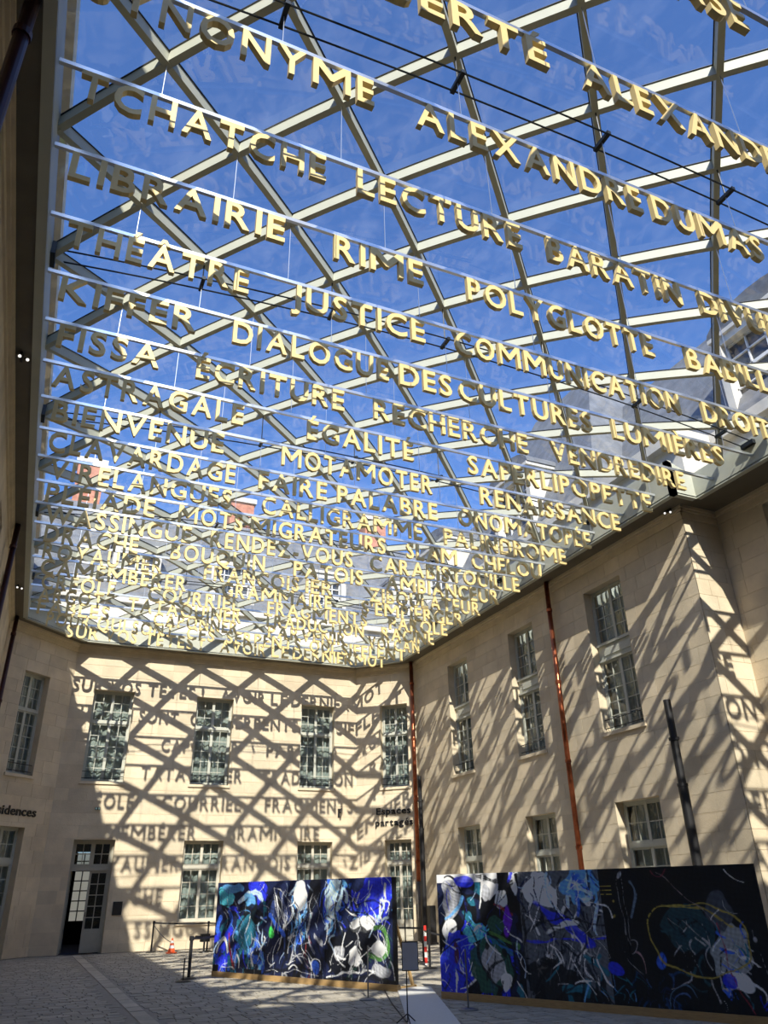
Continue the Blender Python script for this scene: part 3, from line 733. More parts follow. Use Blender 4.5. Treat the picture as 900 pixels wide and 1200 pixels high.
# ------------------------------------------------------------------ painted canvases
def paint(Wd, Hd, base, strokes, seed):
    A = np.zeros((Hd, Wd, 3)); A[:] = base
    asp = Wd/Hd
    rs = np.random.RandomState(seed)
    yy, xx = np.mgrid[0:Hd, 0:Wd]; X = xx/Hd; Y = yy/Hd
    WX = sum(a*np.sin(f*Y+g*X+p) for a, f, g, p in ((.022, 7, 5, 1), (.012, 15, -11, 2), (.004, 31, 23, 4)))
    WY = sum(a*np.sin(f*X+g*Y+p) for a, f, g, p in ((.024, 6, -6, 3), (.012, 16, 9, 0), (.004, 33, -20, 1)))
    X = X+WX; Y = Y+WY
    def blend(mask, col, a=1.0): A[mask > 0] = A[mask > 0]*(1-(mask[mask > 0]*a)[:, None])+np.array(col)*(mask[mask > 0]*a)[:, None]
    def stroke(pts, wdt, col, jit=.25, bristle=True):
        pts = np.array(pts, float)
        for p, q in zip(pts[:-1], pts[1:]):
            x0, x1 = sorted((p[0], q[0])); y0, y1 = sorted((p[1], q[1])); m = wdt*1.3+.01
            a, b = max(0, int((x0-m)*Hd)), min(Wd, int((x1+m)*Hd)+2); c, d = max(0, int((y0-m)*Hd)), min(Hd, int((y1+m)*Hd)+2)
            if a >= b or c >= d: continue
            xs, ys = X[c:d, a:b], Y[c:d, a:b]; v = q-p; L2 = (v@v)+1e-9
            t = np.clip(((xs-p[0])*v[0]+(ys-p[1])*v[1])/L2, 0, 1); dx, dy = xs-p[0]-t*v[0], ys-p[1]-t*v[1]
            dd = np.hypot(dx, dy); side = (dx*v[1]-dy*v[0])/math.sqrt(L2)
            w_ = wdt*(1+jit*np.sin(xs*37+ys*23+seed)); k = np.clip((w_-dd)*Hd*.9, 0, 1)
            if bristle: k = k*(.8+.2*np.sin(side/wdt*9+seed))
            A[c:d, a:b] = A[c:d, a:b]*(1-k[..., None])+np.array(col)*k[..., None]
    def curve(p0, p1, p2, n=10):
        return [((1-t)**2*p0[0]+2*t*(1-t)*p1[0]+t*t*p2[0], (1-t)**2*p0[1]+2*t*(1-t)*p1[1]+t*t*p2[1]) for t in np.linspace(0, 1, n)]
    for s in strokes:
        if s[0] == 'e':          # ellipse blob cx cy rx ry col
            _, cx, cy, rx, ry, col = s; cx *= asp; rx *= asp
            th = rs.uniform(-.5, .5); ca_, sa_ = math.cos(th), math.sin(th); dx_, dy_ = X-cx, Y-cy
            rag = .07*np.sin((dx_*ca_+dy_*sa_)*45+WX*90)+.05*np.sin((dx_*sa_-dy_*ca_)*38+WY*90)
            r = np.sqrt(((dx_*ca_+dy_*sa_)/rx)**2+((dy_*ca_-dx_*sa_)/ry)**2)+rag; k = np.clip((1-r)*min(rx, ry)*Hd*.8, 0, 1)*.93
            A[:] = A*(1-k[..., None])+np.array(col)*k[..., None]
        elif s[0] == 'c':        # curve p0 p1 p2 width col
            _, p0, p1, p2, wd, col = s; stroke(curve(*[(p[0]*asp, p[1]) for p in (p0, p1, p2)]), wd, col)
        elif s[0] == 'r':        # random scatter: u0 u1 v0 v1 n colours wmin wmax length
            _, u0, u1, v0, v1, n, cols, w0, w1, ln = s
            for _i in range(n):
                cx, cy = rs.uniform(u0, u1)*asp, rs.uniform(v0, v1); an = rs.normal(1.45, .7); l = ln*rs.uniform(.4, 1.3)
                q = (cx+math.cos(an)*l, cy+math.sin(an)*l); m_ = ((cx+q[0])/2+rs.normal(0, l*.35), (cy+q[1])/2+rs.normal(0, l*.2))
                stroke(curve((cx, cy), m_, q, 7), rs.uniform(w0, w1), cols[rs.randint(len(cols))])
        elif s[0] == 'o':        # ring cx cy rx ry width col a0 a1
            _, cx, cy, rx, ry, wd, col, a0, a1 = s
            stroke([((cx+rx*math.cos(t))*asp, cy+ry*math.sin(t)) for t in np.linspace(a0, a1, 36)], wd, col, .1, False)
        elif s[0] == 'b':        # rectangle
            _, u0, u1, v0, v1, col = s; A[int(v0*Hd):int(v1*Hd), int(u0*Wd):int(u1*Wd)] = col
    st = 1+.16*np.sin(X*150+Y*40)*np.sin(Y*33+X*11)+.12*np.sin(X*61-Y*170)
    return np.clip(A*st[..., None]*1.8, 0, .95)
K = (.006, .007, .010); NV = (.010, .015, .05); UB = (.02, .03, .55); CB = (.03, .10, .55); SB = (.10, .30, .65); CY = (.08, .45, .62); WH = (.68, .70, .72); LB = (.38, .50, .72)
GY = (.30, .31, .34); DG = (.02, .07, .05); GR = (.06, .16, .04); RD = (.20, .02, .02); TL = (.02, .12, .18); YL = (.30, .24, .05)
S1 = [('r', 0, .32, 0, 1, 60, [NV, UB, TL, K, CB], .015, .05, .25), ('e', .06, .17, .05, .13, CY), ('e', .10, .05, .07, .06, SB), ('e', .26, .08, .07, .10, UB), ('c', (.14, .2), (.2, .02), (.3, .22), .03, LB),
      ('e', .21, .19, .05, .07, SB), ('c', (.01, .27), (.12, .3), (.19, .16), .013, K), ('e', .22, .33, .09, .09, K), ('e', .2, .55, .07, .2, TL), ('r', .17, .31, .35, .9, 26, [WH, GY, LB, K], .004, .012, .2), ('c', (.12, .95), (.1, .45), (.26, .27), .02, K),
      ('o', .06, .78, .035, .13, .02, WH, 3.2, 6.2), ('o', .06, .8, .025, .1, .015, UB, 3.0, 6.4), ('e', .06, .9, .04, .1, UB), ('c', (.10, .6), (.11, .8), (.13, .95), .02, RD), ('r', 0, .32, .55, 1, 30, [UB, WH, K, SB, NV], .006, .02, .16), ('b', .20, .31, .955, 1, K), ('b', 0, .04, .93, 1, K),
      ('b', .325, .645, 0, 1, NV), ('r', .33, .64, 0, 1, 60, [K, NV, GY, K, (.03, .05, .16)], .012, .04, .3), ('r', .36, .44, .05, .5, 14, [GY, WH], .004, .012, .35), ('c', (.43, .1), (.38, .3), (.44, .55), .014, GY), ('c', (.35, .4), (.38, .5), (.43, .62), .03, CB),
      ('e', .51, .14, .035, .15, WH), ('r', .47, .56, 0, .55, 34, [WH, LB, SB, K], .005, .016, .22), ('e', .585, .16, .035, .18, K), ('r', .45, .55, .4, .7, 20, [SB, CB, K], .008, .02, .15), ('e', .52, .62, .02, .08, CB), ('r', .48, .6, .55, .85, 16, [RD, K, GY], .006, .016, .14),
      ('r', .34, .6, .55, .95, 30, [K, GY, WH, K], .004, .012, .18), ('c', (.33, .97), (.45, .85), (.6, .95), .02, K), ('c', (.33, .94), (.45, .9), (.62, 1), .006, WH), ('e', .605, .9, .02, .09, CB), ('o', .605, .9, .022, .1, .008, WH, 2.8, 6.6), ('e', .345, .55, .016, .05, (.05, .5, .08)),
      ('b', .645, 1, 0, 1, NV), ('r', .65, 1, 0, .4, 40, [CB, UB, LB, SB], .012, .035, .2), ('e', .70, .2, .05, .25, LB), ('r', .65, .75, 0, .45, 22, [WH, SB, LB, CB], .006, .02, .2), ('e', .90, .15, .09, .18, UB), ('r', .78, .98, 0, .42, 40, [UB, UB, WH, LB], .004, .016, .12), ('e', .84, .45, .07, .09, WH),
      ('e', .79, .7, .16, .2, K), ('c', (.72, .6), (.7, .3), (.74, .0), .022, K), ('c', (.72, .55), (.8, .1), (.96, .55), .015, K), ('c', (.70, .45), (.66, .3), (.65, .42), .01, K), ('c', (.72, .5), (.82, .3), (.77, .0), .018, NV),
      ('o', .915, .62, .05, .17, .03, GR, 4.3, 8.5), ('e', .92, .68, .03, .09, WH), ('e', .80, .78, .035, .08, WH), ('e', .72, .72, .03, .07, GY), ('r', .66, .98, .5, .95, 46, [K, K, GY, WH, DG], .005, .015, .15), ('e', .93, .9, .05, .06, GY), ('c', (.66, .96), (.78, .86), (.9, .93), .014, WH), ('c', (.64, 1), (.8, .93), (1, 1), .03, K), ('b', .985, 1, 0, 1, K)]
S2 = [('r', 0, .26, 0, 1, 40, [NV, UB, K, TL], .02, .05, .3), ('b', 0, .2, 0, .08, WH), ('e', .045, .22, .035, .22, GY), ('r', .02, .07, .05, .4, 20, [WH, K], .003, .006, .03), ('o', .05, .25, .04, .25, .012, K, 4.2, 7.2), ('e', .09, .04, .035, .06, UB), ('e', .17, .1, .035, .1, WH), ('e', .15, .14, .02, .07, GY),
      ('e', .245, .1, .012, .14, WH), ('e', .235, .06, .008, .09, UB), ('c', (.13, .02), (.2, .05), (.25, .2), .02, K), ('c', (.09, .15), (.14, .12), (.13, .4), .03, NV), ('c', (.08, .25), (.1, .12), (.14, .2), .02, K), ('c', (.24, .12), (.19, .25), (.12, .45), .035, K), ('c', (.02, .4), (.07, .3), (.08, .2), .02, SB),
      ('e', .03, .5, .03, .09, WH), ('c', (.0, .65), (.06, .38), (.14, .45), .018, K), ('e', .12, .5, .05, .09, CY), ('r', .08, .17, .36, .62, 22, [CY, WH, SB, UB], .006, .016, .09), ('e', .205, .23, .028, .07, WH), ('c', (.18, .25), (.2, .3), (.24, .33), .012, RD), ('e', .225, .38, .015, .12, (.12, .02, .45)), ('e', .19, .42, .03, .08, DG), ('c', (.17, .5), (.22, .5), (.25, .6), .02, GR),
      ('e', .05, .78, .07, .26, UB), ('r', 0, .12, .55, 1, 34, [UB, WH, CB, NV, SB], .004, .014, .16), ('e', .055, .68, .012, .08, (.06, .015, .02)), ('e', .16, .78, .07, .22, DG), ('e', .17, .76, .035, .16, GY), ('e', .20, .92, .02, .08, WH), ('c', (.13, .62), (.12, .8), (.19, 1), .018, K), ('c', (.155, .62), (.156, .8), (.157, .95), .007, K), ('c', (.205, .62), (.207, .8), (.21, .98), .007, K), ('e', .155, .63, .009, .05, K), ('e', .203, .64, .009, .05, K), ('c', (.235, .5), (.24, .8), (.22, 1), .02, NV),
      ('b', .265, .52, 0, 1, (.08, .09, .11)), ('e', .33, .15, .06, .16, WH), ('e', .45, .1, .06, .12, SB), ('r', .27, .5, 0, .4, 44, [WH, K, K, LB, NV], .006, .018, .22), ('r', .40, .5, .0, .2, 18, [SB, CB, LB], .008, .02, .14), ('e', .40, .45, .11, .06, UB), ('e', .38, .45, .06, .03, WH), ('c', (.27, .5), (.4, .3), (.52, .42), .012, K), ('c', (.27, .55), (.4, .6), (.52, .5), .012, UB), ('r', .27, .48, .5, .75, 44, [WH, K, GY, K], .005, .012, .16),
      ('e', .36, .9, .14, .17, K), ('r', .3, .5, .65, .98, 20, [K, TL, K], .01, .03, .2), ('c', (.28, .95), (.3, .8), (.38, .66), .02, K), ('r', .27, .45, .75, 1, 12, [GY], .002, .004, .1),
      ('b', .515, 1, 0, 1, K)]
S2 += [('b', .515, .55, v, v+.007, YL) for v in (.135, .165, .195)]+[('e', .545, .27, .005, .012, YL), ('e', .547, .36, .005, .012, YL),
      ('c', (.565, .1), (.56, .2), (.59, .55), .005, GY), ('c', (.575, .1), (.585, .2), (.59, .5), .004, GY), ('e', .57, .08, .006, .04, GY), ('c', (.6, .12), (.65, .2), (.6, .36), .012, (.10, .15, .22)), ('o', .585, .56, .02, .05, .005, GY, 0, 6.28), ('c', (.57, .64), (.58, .75), (.6, .75), .005, GY), ('c', (.6, .6), (.62, .62), (.61, .74), .007, (.35, .22, .25)),
      ('r', .56, .72, .72, 1, 60, [NV, (.01, .04, .12), K, (.03, .07, .18)], .004, .012, .12), ('e', .53, .73, .02, .06, UB), ('e', .66, .66, .012, .05, CB), ('r', .44, .58, .78, .96, 22, [TL, SB, K], .004, .01, .12),
      ('e', .76, .45, .06, .2, (.015, .045, .06)), ('r', .7, .84, .3, .9, 40, [GY, K, (.02, .06, .08), K], .004, .012, .16), ('e', .86, .32, .035, .13, (.05, .06, .08)), ('e', .885, .6, .05, .22, (.25, .28, .30)), ('r', .83, .94, .35, .88, 60, [WH, K, CB, GY, TL, K], .004, .014, .12), ('e', .90, .8, .03, .07, WH), ('e', .87, .82, .02, .06, UB),
      ('o', .79, .52, .13, .27, .008, YL, 0, 6.28), ('c', (.70, .3), (.78, .2), (.9, .4), .012, YL), ('c', (.70, .02), (.76, .1), (.85, .42), .006, (.25, .2, .22)), ('c', (.68, .0), (.71, .12), (.73, .0), .008, (.12, .02, .04)), ('c', (.845, .38), (.865, .65), (.91, 1), .008, (.20, .02, .04)),
      ('o', .72, .96, .045, .12, .006, (.08, .16, .26), 3.1, 6.2), ('o', .72, .98, .035, .1, .006, (.06, .12, .3), 3.1, 6.2), ('c', (.96, .45), (.985, .6), (.97, .8), .004, GY), ('e', .97, .5, .006, .02, GY), ('r', .94, 1, .8, 1, 12, [NV, UB], .004, .01, .1)]
def canvas(P0, P1, H, z0, Wn, Hn, strokes, seams, seed, label, base):
    P0, P1 = Vector((*P0, 0)), Vector((*P1, 0)); U = (P1-P0); L = U.length; U.normalize(); N = Vector((U.y, -U.x, 0))
    if N.y > 0: N = -N
    root = empty('painted_panel_screen', P0, label, 'painting', 'abstract painted screens')
    A = paint(Wn, Hn, base, strokes, seed); bounds = [0]+seams+[1]
    for a, b in zip(bounds[:-1], bounds[1:]):
        i0, i1 = int(a*Wn), int(b*Wn)
        sub = A[:, i0:i1]; nx, ny = sub.shape[1], sub.shape[0]
        us = np.linspace(a*L+.004, b*L-.004, nx+1); zs = np.linspace(z0+H, z0, ny+1)
        UU, ZZ = np.meshgrid(us, zs); V = np.zeros(((nx+1)*(ny+1), 3))
        V[:, 0] = U.x*UU.ravel()+N.x*.03; V[:, 1] = U.y*UU.ravel()+N.y*.03; V[:, 2] = ZZ.ravel()
        I = np.arange(nx*ny); r, c = I//nx, I % nx; v0 = r*(nx+1)+c
        Q = np.stack([v0+nx+1, v0+nx+2, v0+1, v0], 1)
        if N.cross(Vector((0,0,1))).dot(U) > 0: Q = Q[:, ::-1]
        me = bpy.data.meshes.new('painted_panel'); me.vertices.add(len(V)); me.vertices.foreach_set('co', V.ravel())
        me.loops.add(len(Q)*4); me.loops.foreach_set('vertex_index', Q.ravel()); me.polygons.add(len(Q))
        me.polygons.foreach_set('loop_start', np.arange(0, len(Q)*4, 4)); me.update(calc_edges=True)
        ca = me.color_attributes.new('tone', 'FLOAT_COLOR', 'CORNER'); col = np.ones((len(Q), 4, 4), np.float32); col[:, :, :3] = sub.reshape(-1, 3)[:, None, :]
        ca.data.foreach_set('color', col.ravel()); me.materials.append(M['paint'])
        share('painted_panel', me, root)
        mb = MB(P0); o_ = P0+U*(a*L+.004)+Vector((0, 0, z0)); mb.box(o_-N*.012, U*((b-a)*L-.008), Vector((0, 0, H)), N*.040); mb.build('panel_edge', M['canvasb'], root)
    mb = MB(P0); mb.box(P0-N*.06, U*L, Vector((0, 0, z0)), N*.10); mb.build('timber_base', M['wood'], root)
    for t in (.03, .32, .64, .97):
        mb = MB(P0); q = P0+U*(L*t); mb.box(q-N*.06, U*.05, N*.045, Vector((0, 0, H*.95))); mb.box(q-N*.06, U*.05, -N*.6, Vector((0, 0, .05)))
        mb.box(q-N*.64, U*.05, N*.05, Vector((0, 0, .05))); mb.add([q-N*.6+Vector((0, 0, .05)), q-N*.55+Vector((0, 0, .05)), q-N*.06+Vector((0, 0, 1.2)), q-N*.06+Vector((0, 0, 1.28)), q-N*.6+U*.05+Vector((0, 0, .05)), q-N*.55+U*.05+Vector((0, 0, .05)), q-N*.06+U*.05+Vector((0, 0, 1.2)), q-N*.06+U*.05+Vector((0, 0, 1.28))], [(0, 1, 2, 3), (7, 6, 5, 4), (0, 4, 5, 1), (1, 5, 6, 2), (2, 6, 7, 3), (3, 7, 4, 0)])
        mb.build('timber_brace', M['wood'], root)
    return root
LN = lambda a, b, n, cols, w0=.003, w1=.008, ln=.22: ('r', a, b, 0, .95, n, cols, w0, w1, ln)
S1 += [LN(0, 1, 90, [K, K, WH, LB, GY]), LN(.0, .32, 25, [K, SB, WH]), LN(0, 1, 26, [K], .006, .013, .35), LN(0, 1, 18, [WH, LB], .006, .012, .2), LN(.64, 1, 22, [K, K, WH], .004, .01, .3)]
S2 += [LN(0, .26, 45, [K, K, WH, LB, UB]), LN(0, .5, 26, [K], .006, .014, .35), LN(0, .5, 16, [WH], .006, .012, .2), LN(.27, .5, 45, [K, K, WH, GY]), LN(.83, .93, 14, [K, WH, TL], .002, .006, .12)]
def remap(st, k):                # the first sketch of the layout was measured along the foreshortened picture
    g = lambda u: u+k*math.sin(math.pi*min(1, max(0, u))); out = []
    for q in st:
        q = list(q)
        if q[0] in 'eo': q[1] = g(q[1])
        elif q[0] == 'c': q[1:4] = [(g(a), b) for a, b in q[1:4]]
        else: q[1], q[2] = g(q[1]), g(q[2])
        out.append(tuple(q))
    return out
S2 = remap(S2, .062)
canvas((4.37, 19.58), (6.67, 14.6), 1.77, .105, 390, 126, S1, [.32, .66], 3, 'left abstract painted screen in blues, white and black with a green patch', NV)
canvas((6.90, 13.31), (9.20, 8.33), 1.77, .105, 500, 160, S2, [.32, .64], 5, 'right abstract painted screen, blue at left and mostly black at right', K)

# ------------------------------------------------------------------ barriers, sign, cone
def barrier_post(x, y, h, label, r=.028, br=.17, m='iron', group='belt barrier posts', name='barrier_post', cap=True):
    o = empty(name, (x, y, 0), label, 'barrier post', group); B = Vector((x, y, 0))
    mb = MB(B); mb.lathe((x, y, 0), [(br, 0.002), (br, .012), (br*.75, .028), (r*1.3, .034)], 24); mb.build('base', M[m], o)
    mb = MB(B); mb.lathe((x, y, 0), [(r, .03), (r, h)], 14); mb.build('post', M[m], o)
    if cap: mb = MB(B); mb.lathe((x, y, 0), [(r*1.5, h-.09), (r*1.5, h-.01), (r, h)], 14); mb.build('belt_head', M[m], o)
    return o
def belt(p, q, z0, z1, label, sag=.02, hgt=.045):
    p, q = Vector((*p, z0)), Vector((*q, z1)); n = 10; d = (q-p); d.z = 0; d.normalize(); s = Vector((d.y, -d.x, 0))*.003; mb = MB(); vs = []
    for k in range(n+1):
        t = k/n; c = p.lerp(q, t)-Vector((0, 0, sag*4*t*(1-t))); vs += [c-s-Vector((0, 0, hgt/2)), c+s-Vector((0, 0, hgt/2)), c+s+Vector((0, 0, hgt/2)), c-s+Vector((0, 0, hgt/2))]
    fs = [(k*4+e, k*4+(e+1) % 4, k*4+4+(e+1) % 4, k*4+4+e) for k in range(n) for e in range(4)]+[(3, 2, 1, 0), tuple(n*4+e for e in range(4))]
    mb.add(vs, fs); o = mb.build('barrier_belt', M['iron']); tag(o, label, 'belt', 'barrier belts')
barrier_post(4.32, 28.55, .90, 'black barrier post left of the traffic cone by the back wall')
barrier_post(5.95, 27.79, .86, 'black barrier post under the second ground floor window')
barrier_post(3.78, 19.3, .82, 'black barrier post left of the left painted screen', r=.036)
barrier_post(3.56, 18.75, .44, 'short thin dark post standing beside the thicker barrier post', r=.014, br=.16, m='iron', cap=False)
barrier_post(5.75, 13.83, .80, 'thin grey steel post before the right end of the left painted screen', r=.012, br=.15, m='steelgrey', cap=False)
barrier_post(6.58, 11.87, .80, 'thin grey steel post before the left end of the right painted screen', r=.012, br=.15, m='steelgrey', cap=False)
barrier_post(9.72, 19.7, .80, 'black barrier post with striped stake behind, farther post in the gap between screens')
barrier_post(9.13, 18.19, .80, 'black barrier post nearer the viewer in the gap between screens')
belt((4.32, 28.55), (5.95, 27.79), .84, .80, 'black belt stretched in front of the back wall')
belt((5.95, 27.79), (9.72, 19.7), .80, .76, 'black belt running behind the left painted screen')
belt((3.78, 19.3), (4.55, 19.75), .77, .80, 'short black belt beside the left edge of the left screen')
belt((9.72, 19.7), (9.13, 18.19), .74, .74, 'short black belt between the two posts in the gap')
belt((9.13, 18.19), (10.6, 17.2), .74, .60, 'black belt running behind the right painted screen', .08)
def chain(p, q):
    p, q = Vector(p), Vector(q); mb = MB(); mb.tube([p.lerp(q, k/8)-Vector((0, 0, .05*math.sin(math.pi*k/8))) for k in range(9)], .012, 6)
    tag(mb.build('sagging_rope', M['steelgrey']), 'grey rope slanting from the barrier post down to the traffic cone', 'rope')
chain((4.34, 28.5, .75), (4.80, 27.86, .30))
def cone(x, y):
    o = empty('traffic_cone', (x, y, 0), 'small orange and white traffic cone at the foot of the back wall', 'traffic cone'); B = Vector((x, y, 0)); s = .42/.5
    mb = MB(B); mb.abox(x-.15, x+.15, y-.15, y+.15, .001, .03); mb.lathe((x, y, 0), [(.115, .03), (.09, .14)], 20); mb.build('cone_base', M['orange'], o)
    mb = MB(B); mb.lathe((x, y, 0), [(.09, .14), (.07, .22)], 20); mb.build('white_band', M['white'], o)
    mb = MB(B); mb.lathe((x, y, 0), [(.07, .22), (.055, .28)], 20); mb.build('orange_band', M['orange'], o)
    mb = MB(B); mb.lathe((x, y, 0), [(.055, .28), (.035, .35)], 20); mb.build('white_band', M['white'], o)
    mb = MB(B); mb.lathe((x, y, 0), [(.035, .35), (.022, .42)], 20); mb.build('cone_tip', M['orange'], o)
cone(4.83, 27.78)
o = empty('striped_stake', (9.54, 19.35, 0), 'red and white striped stake between the two screens', 'stake')
for k in range(7):
    mb = MB((9.54, 19.35, 0)); mb.lathe((9.56, 19.25, 0), [(.035, .03+.115*k), (.035, .03+.115*(k+1))], 14); mb.build('stripe', M['red'] if k % 2 == 0 else M['white'], o)
mb = MB((9.54, 19.35, 0)); mb.lathe((9.56, 19.25, 0), [(.17, .002), (.16, .03)], 20); mb.build('foot', M['steelgrey'], o)
# signboard on a thin stand
sx, sy = 5.24, 11.19
o = empty('sign_stand', (sx, sy, 0), 'grey rectangular notice board on a thin black stand between the screens', 'sign'); B = Vector((sx, sy, 0))
mb = MB(B); mb.tube([(sx, sy, .02), (sx, sy, 1.32)], .009, 8); mb.build('pole', M['iron'], o)
for a in (.3, 2.4, 4.5):
    mb = MB(B); mb.tube([(sx, sy, .12), (sx+.16*math.cos(a), sy+.16*math.sin(a), .008)], .008, 6); mb.build('leg', M['iron'], o)
fr_s = Vector((math.cos(-.45), math.sin(-.45), 0)); nn_s = Vector((-.43, -.9, 0)).normalized(); cp = Vector((sx, sy, .80))
mb = MB(B); mb.box(cp-fr_s*.06-Vector((0, 0, .175))+nn_s*.012, fr_s*.235, Vector((0, 0, .36)), nn_s*.012); bd = mb.build('board_frame', M['iron'], o)
mb = MB(B); mb.box(cp-fr_s*.05-Vector((0, 0, .163))+nn_s*.024, fr_s*.215, Vector((0, 0, .336)), nn_s*.004); mb.build('board_face', M['signface'], o)
mb = MB(); mb.tube([(6.5, 14.85, .012), (5.9, 13.2, .012), (5.27, 11.3, .012)], .009, 6); tag(mb.build('floor_cable', M['iron']), 'thin black cable on the floor from left screen to sign stand', 'cable')
# pale mat
pts = [(4.0, 8.2), (4.65, 7.8), (7.40, 14.75), (6.86, 15.1)]; mb = MB()
mb.add([(*p, .004) for p in pts]+[(*p, .022) for p in pts], [(0, 3, 2, 1), (4, 5, 6, 7), (0, 1, 5, 4), (1, 2, 6, 5), (2, 3, 7, 6), (3, 0, 4, 7)])
tag(mb.build('walkway_mat', M['mat']), 'smooth pale grey walkway strip laid through the gap between the screens', 'mat')
# equipment by the second ground floor window, and dark case in the right corner
o = empty('camera_on_stand', (5.75, 27.3, 0), 'small black device on a stand behind the barrier, left of the screens', 'device'); B = Vector((5.75, 27.3, 0))
mb = MB(B); mb.lathe((5.75, 27.3, 0), [(.16, .002), (.15, .03), (.03, .04), (.03, .3)], 16); mb.build('stand', M['iron'], o)
mb = MB(B); mb.abox(5.62, 5.90, 27.2, 27.4, .3, .52); mb.tube([(5.62, 27.3, .42), (5.45, 27.25, .44)], .05, 10); mb.build('body', M['iron'], o)
o = empty('equipment_box', (6.25, 27.5, 0), 'small red and white box seen past the left edge of the left screen', 'box'); B = Vector((6.25, 27.5, 0))
mb = MB(B); mb.abox(6.1, 6.4, 27.4, 27.6, 0, .33); mb.build('white_base', M['white'], o)
mb = MB(B); mb.abox(6.12, 6.38, 27.42, 27.58, .33, .5); mb.build('red_lid', M['red'], o)
o = empty('loudspeaker_column', (13.0, 25.6, 0), 'dark upright column case at the foot of the corner mast', 'case'); B = Vector((13, 25.6, 0))
mb = MB(B); mb.abox(12.88, 13.1, 25.5, 25.72, .06, 1.15); mb.build('cabinet', M['iron'], o)
mb = MB(B); mb.abox(12.84, 13.14, 25.46, 25.76, .0, .06); mb.build('foot', M['iron'], o)

# ------------------------------------------------------------------ surrounding wings above the glass
def prism(mb, pts_lo, pts_hi): 
    n = len(pts_lo); mb.add(list(pts_lo)+list(pts_hi), [tuple(reversed(range(n))), tuple(range(n, 2*n))]+[(k, (k+1) % n, n+(k+1) % n, n+k) for k in range(n)])
def dormer(root, B, fr, u, z, wd, ht, depth, arched=True, name='dormer'):
    mb = MB(B)
    t = .22
    fr.box(mb, u, u+t, z, z+ht, -depth, .0); fr.box(mb, u+wd-t, u+wd, z, z+ht, -depth, .0); fr.box(mb, u+t, u+wd-t, z+ht-t, z+ht, -depth, 0); fr.box(mb, u-.1, u+wd+.1, z-.15, z, -depth, .1)
    fr.box(mb, u-.08, u+wd+.08, z+ht, z+ht+.12, -depth, .08)
    d = mb.build(name, M['dress'], root)
    mb = MB(B); n = 10; vs = []
    for k in range(n+1):
        a = math.pi*(1-k/n); uu = u+wd/2+(wd/2+.12)*math.cos(a); zz = z+ht+.12+(.62 if arched else .45)*(math.sin(a) if arched else 1-abs(math.cos(a)))
        vs += [fr.P(uu, zz, .06), fr.P(uu, zz, -depth-.4)]
    mb.add(vs, [(2*k, 2*k+2, 2*k+3, 2*k+1) for k in range(n)]+[tuple(2*k for k in range(n+1))]); mb.build('dormer_roof', M['slate'], d)
    mb = MB(B); fr.box(mb, u+t, u+wd-t, z, z+ht-t, -.32, -.28); mb.build('dormer_pane', M['darkpane'], d)
    mb = MB(B); a0, a1, b0, b1 = u+t, u+wd-t, z, z+ht-t
    for k in range(5): x = a0+(a1-a0)*k/4; w2 = .05 if k in (0, 2, 4) else .02; fr.box(mb, x-w2, x+w2, b0, b1, -.28, -.22)
    for k in range(6): zz = b0+(b1-b0)*k/5; w2 = .05 if k in (0, 3, 5) else .02; fr.box(mb, a0, a1, zz-w2, zz+w2, -.28, -.22)
    mb.build('dormer_window_frame', M['white'], d)
M['darkpane'] = mat('dark_window_pane', (0.05, 0.06, 0.075), 0.1, var=0.3, scale=3)
def chimney(root, B, x, y, z0, z1, wx, wy):
    mb = MB(B); mb.abox(x-wx/2, x+wx/2, y-wy/2, y+wy/2, z0, z1); c = mb.build('chimney', M['brick'], root)
    mb = MB(B); mb.abox(x-wx/2-.1, x+wx/2+.1, y-wy/2-.1, y+wy/2+.1, z1, z1+.25); mb.build('chimney_cap', M['dress'], c)
# left wing
B = Vector((XLL-2, 10, ZT)); lw = empty('castle_wing', B, 'shaded wing rising above the left edge of the glass roof', 'building')
mb = MB(B); mb.abox(XLL-.9, XLL, YF, YB+.2, ZT+.01, 13.5); mb.build('upper_wall', M['cornice'], lw)
mb = MB(B); mb.abox(XLL-.9, XLL+.3, YF, YB+.2, 13.5, 13.95); mb.build('eaves_cornice', M['cornice'], lw)
mb = MB(B); prism(mb, [(XLL+.1, YF, 13.95), (XLL+.1, YB+.2, 13.95), (XLL-9, YB+.2, 13.95), (XLL-9, YF, 13.95)], [(XLL-3.2, YF, 18.5), (XLL-3.2, YB+.2, 18.5), (XLL-6, YB+.2, 18.5), (XLL-6, YF, 18.5)]); mb.build('slate_roof', M['slate'], lw)
# back wing
B = Vector((6, YB+3, ZT)); bw = empty('castle_wing', B, 'slate roofed wing with dormers and brick chimneys behind the back wall', 'building')
mb = MB(B); mb.abox(-6, XN+6, YB+.45, YB+1.2, ZT, 12.0); mb.build('upper_wall', M['dress'], bw)
mb = MB(B); mb.abox(-6, XN+6, YB+.25, YB+1.2, 12.0, 12.3); mb.build('eaves_cornice', M['dress'], bw)
mb = MB(B); prism(mb, [(-6, YB+.3, 12.3), (XN+6, YB+.3, 12.3), (XN+6, YB+10, 12.3), (-6, YB+10, 12.3)], [(-6, YB+4.2, 18.0), (XN+6, YB+4.2, 18.0), (XN+6, YB+6, 18.0), (-6, YB+6, 18.0)]); mb.build('slate_roof', M['slate'], bw)
fb2 = Fr((0, YB+.5), (1, 0))
for u in (1.4, 5.4, 9.6, 13.8): dormer(bw, B, fb2, u, 12.3, 1.9, 2.2, 1.6)
for x, zt in ((.0, 20.0), (7.3, 19.3), (14.6, 19.6)): chimney(bw, B, x, YB+4.6, 16, zt, 1.2, .9)
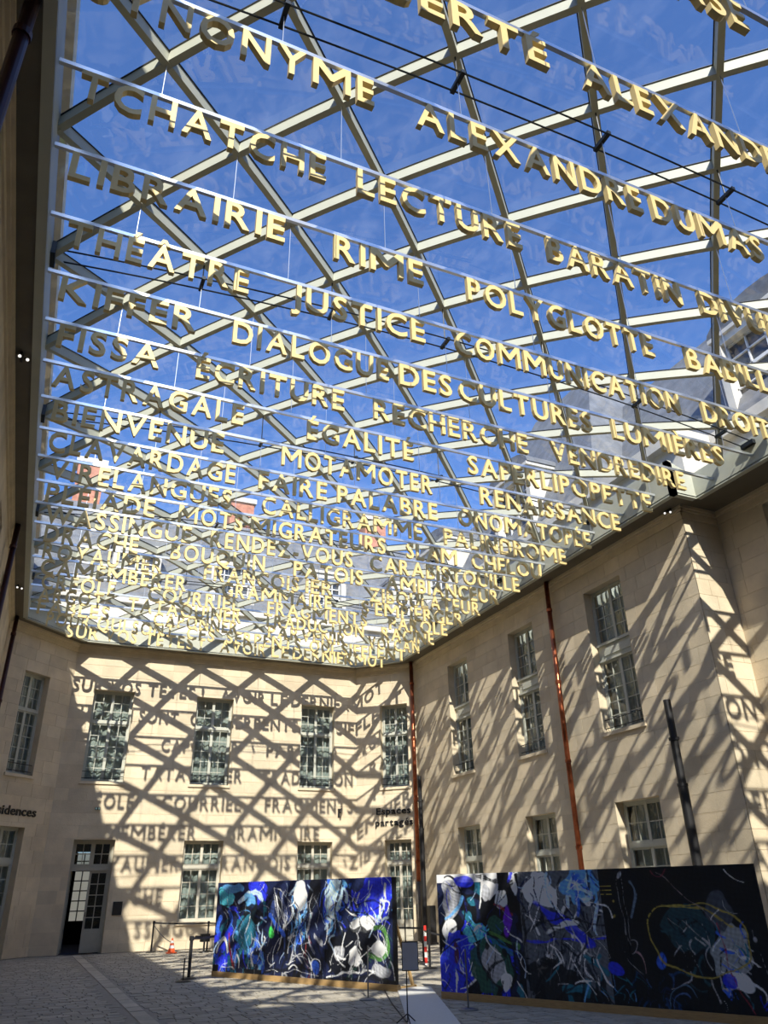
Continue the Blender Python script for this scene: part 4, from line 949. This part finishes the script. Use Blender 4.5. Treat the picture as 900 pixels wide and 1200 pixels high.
# right wing
B = Vector((XN+3, 8, ZT)); rw = empty('castle_wing', B, 'slate roofed wing with white dormer seen through the glass at right', 'building')
mb = MB(B); mb.abox(XR+.35, XN+5, YST-.1, YB+.2, ZT+.01, 12.0); mb.build('upper_wall', M['dress'], rw)
mb = MB(B); mb.abox(XN+.35, XN+5, YF, YST, ZT+.01, 12.0); mb.build('upper_wall', M['dress'], rw)
mb = MB(B); mb.abox(XR+.1, XN+5, YST-.3, YB+.2, 12.0, 12.3); mb.abox(XN+.1, XN+5, YF, YST-.3, 12.0, 12.3); mb.build('eaves_cornice', M['dress'], rw)
mb = MB(B); prism(mb, [(XN+.2, YF, 12.3), (XN+.2, YB+.2, 12.3), (XN+9, YB+.2, 12.3), (XN+9, YF, 12.3)], [(XN+3, YF, 17.6), (XN+3, YB+.2, 17.6), (XN+6, YB+.2, 17.6), (XN+6, YF, 17.6)]); mb.build('slate_roof', M['slate'], rw)
mb = MB(B); prism(mb, [(XR+.3, 15.5, 12.3), (XR+.3, 24.5, 12.3), (XN+8, 24.5, 12.3), (XN+8, 15.5, 12.3)], [(XN+2.2, 18.2, 19.3), (XN+2.2, 21.8, 19.3), (XN+5, 21.8, 19.3), (XN+5, 18.2, 19.3)]); mb.build('pavilion_roof', M['slate'], rw)
fr2 = Fr((XN+.4, 12.0), (0, -1)); dormer(rw, B, fr2, .7, 12.4, 2.9, 2.6, 2.2)
fr3 = Fr((XR+.35, 22), (0, -1)); dormer(rw, B, fr3, .9, 12.4, 2.4, 2.5, 2.0); dormer(rw, B, fr3, -5.0, 12.4, 2.2, 2.3, 2.0)
B = Vector((6, YF-2, ZT)); sw = empty('castle_wing', B, 'wing behind the viewer that shades the near part of the floor', 'building')
mb = MB(B); mb.abox(XLL-3, XN+6, YF-5, YF-.3, ZT+.01, 16.4); mb.build('upper_wall', M['cornice'], sw)
mb = MB(B); mb.abox(XLL-3, XN+6, YF-5.2, YF-.0, 16.4, 16.8); mb.build('eaves_cornice', M['cornice'], sw)
mb = MB(B); prism(mb, [(XLL-3, YF-.3, 16.8), (XLL-3, YF-9, 16.8), (XN+6, YF-9, 16.8), (XN+6, YF-.3, 16.8)], [(XLL-3, YF-4, 20), (XLL-3, YF-6, 20), (XN+6, YF-6, 20), (XN+6, YF-4, 20)]); mb.build('slate_roof', M['slate'], sw)
# street ground far below is hidden by the wings
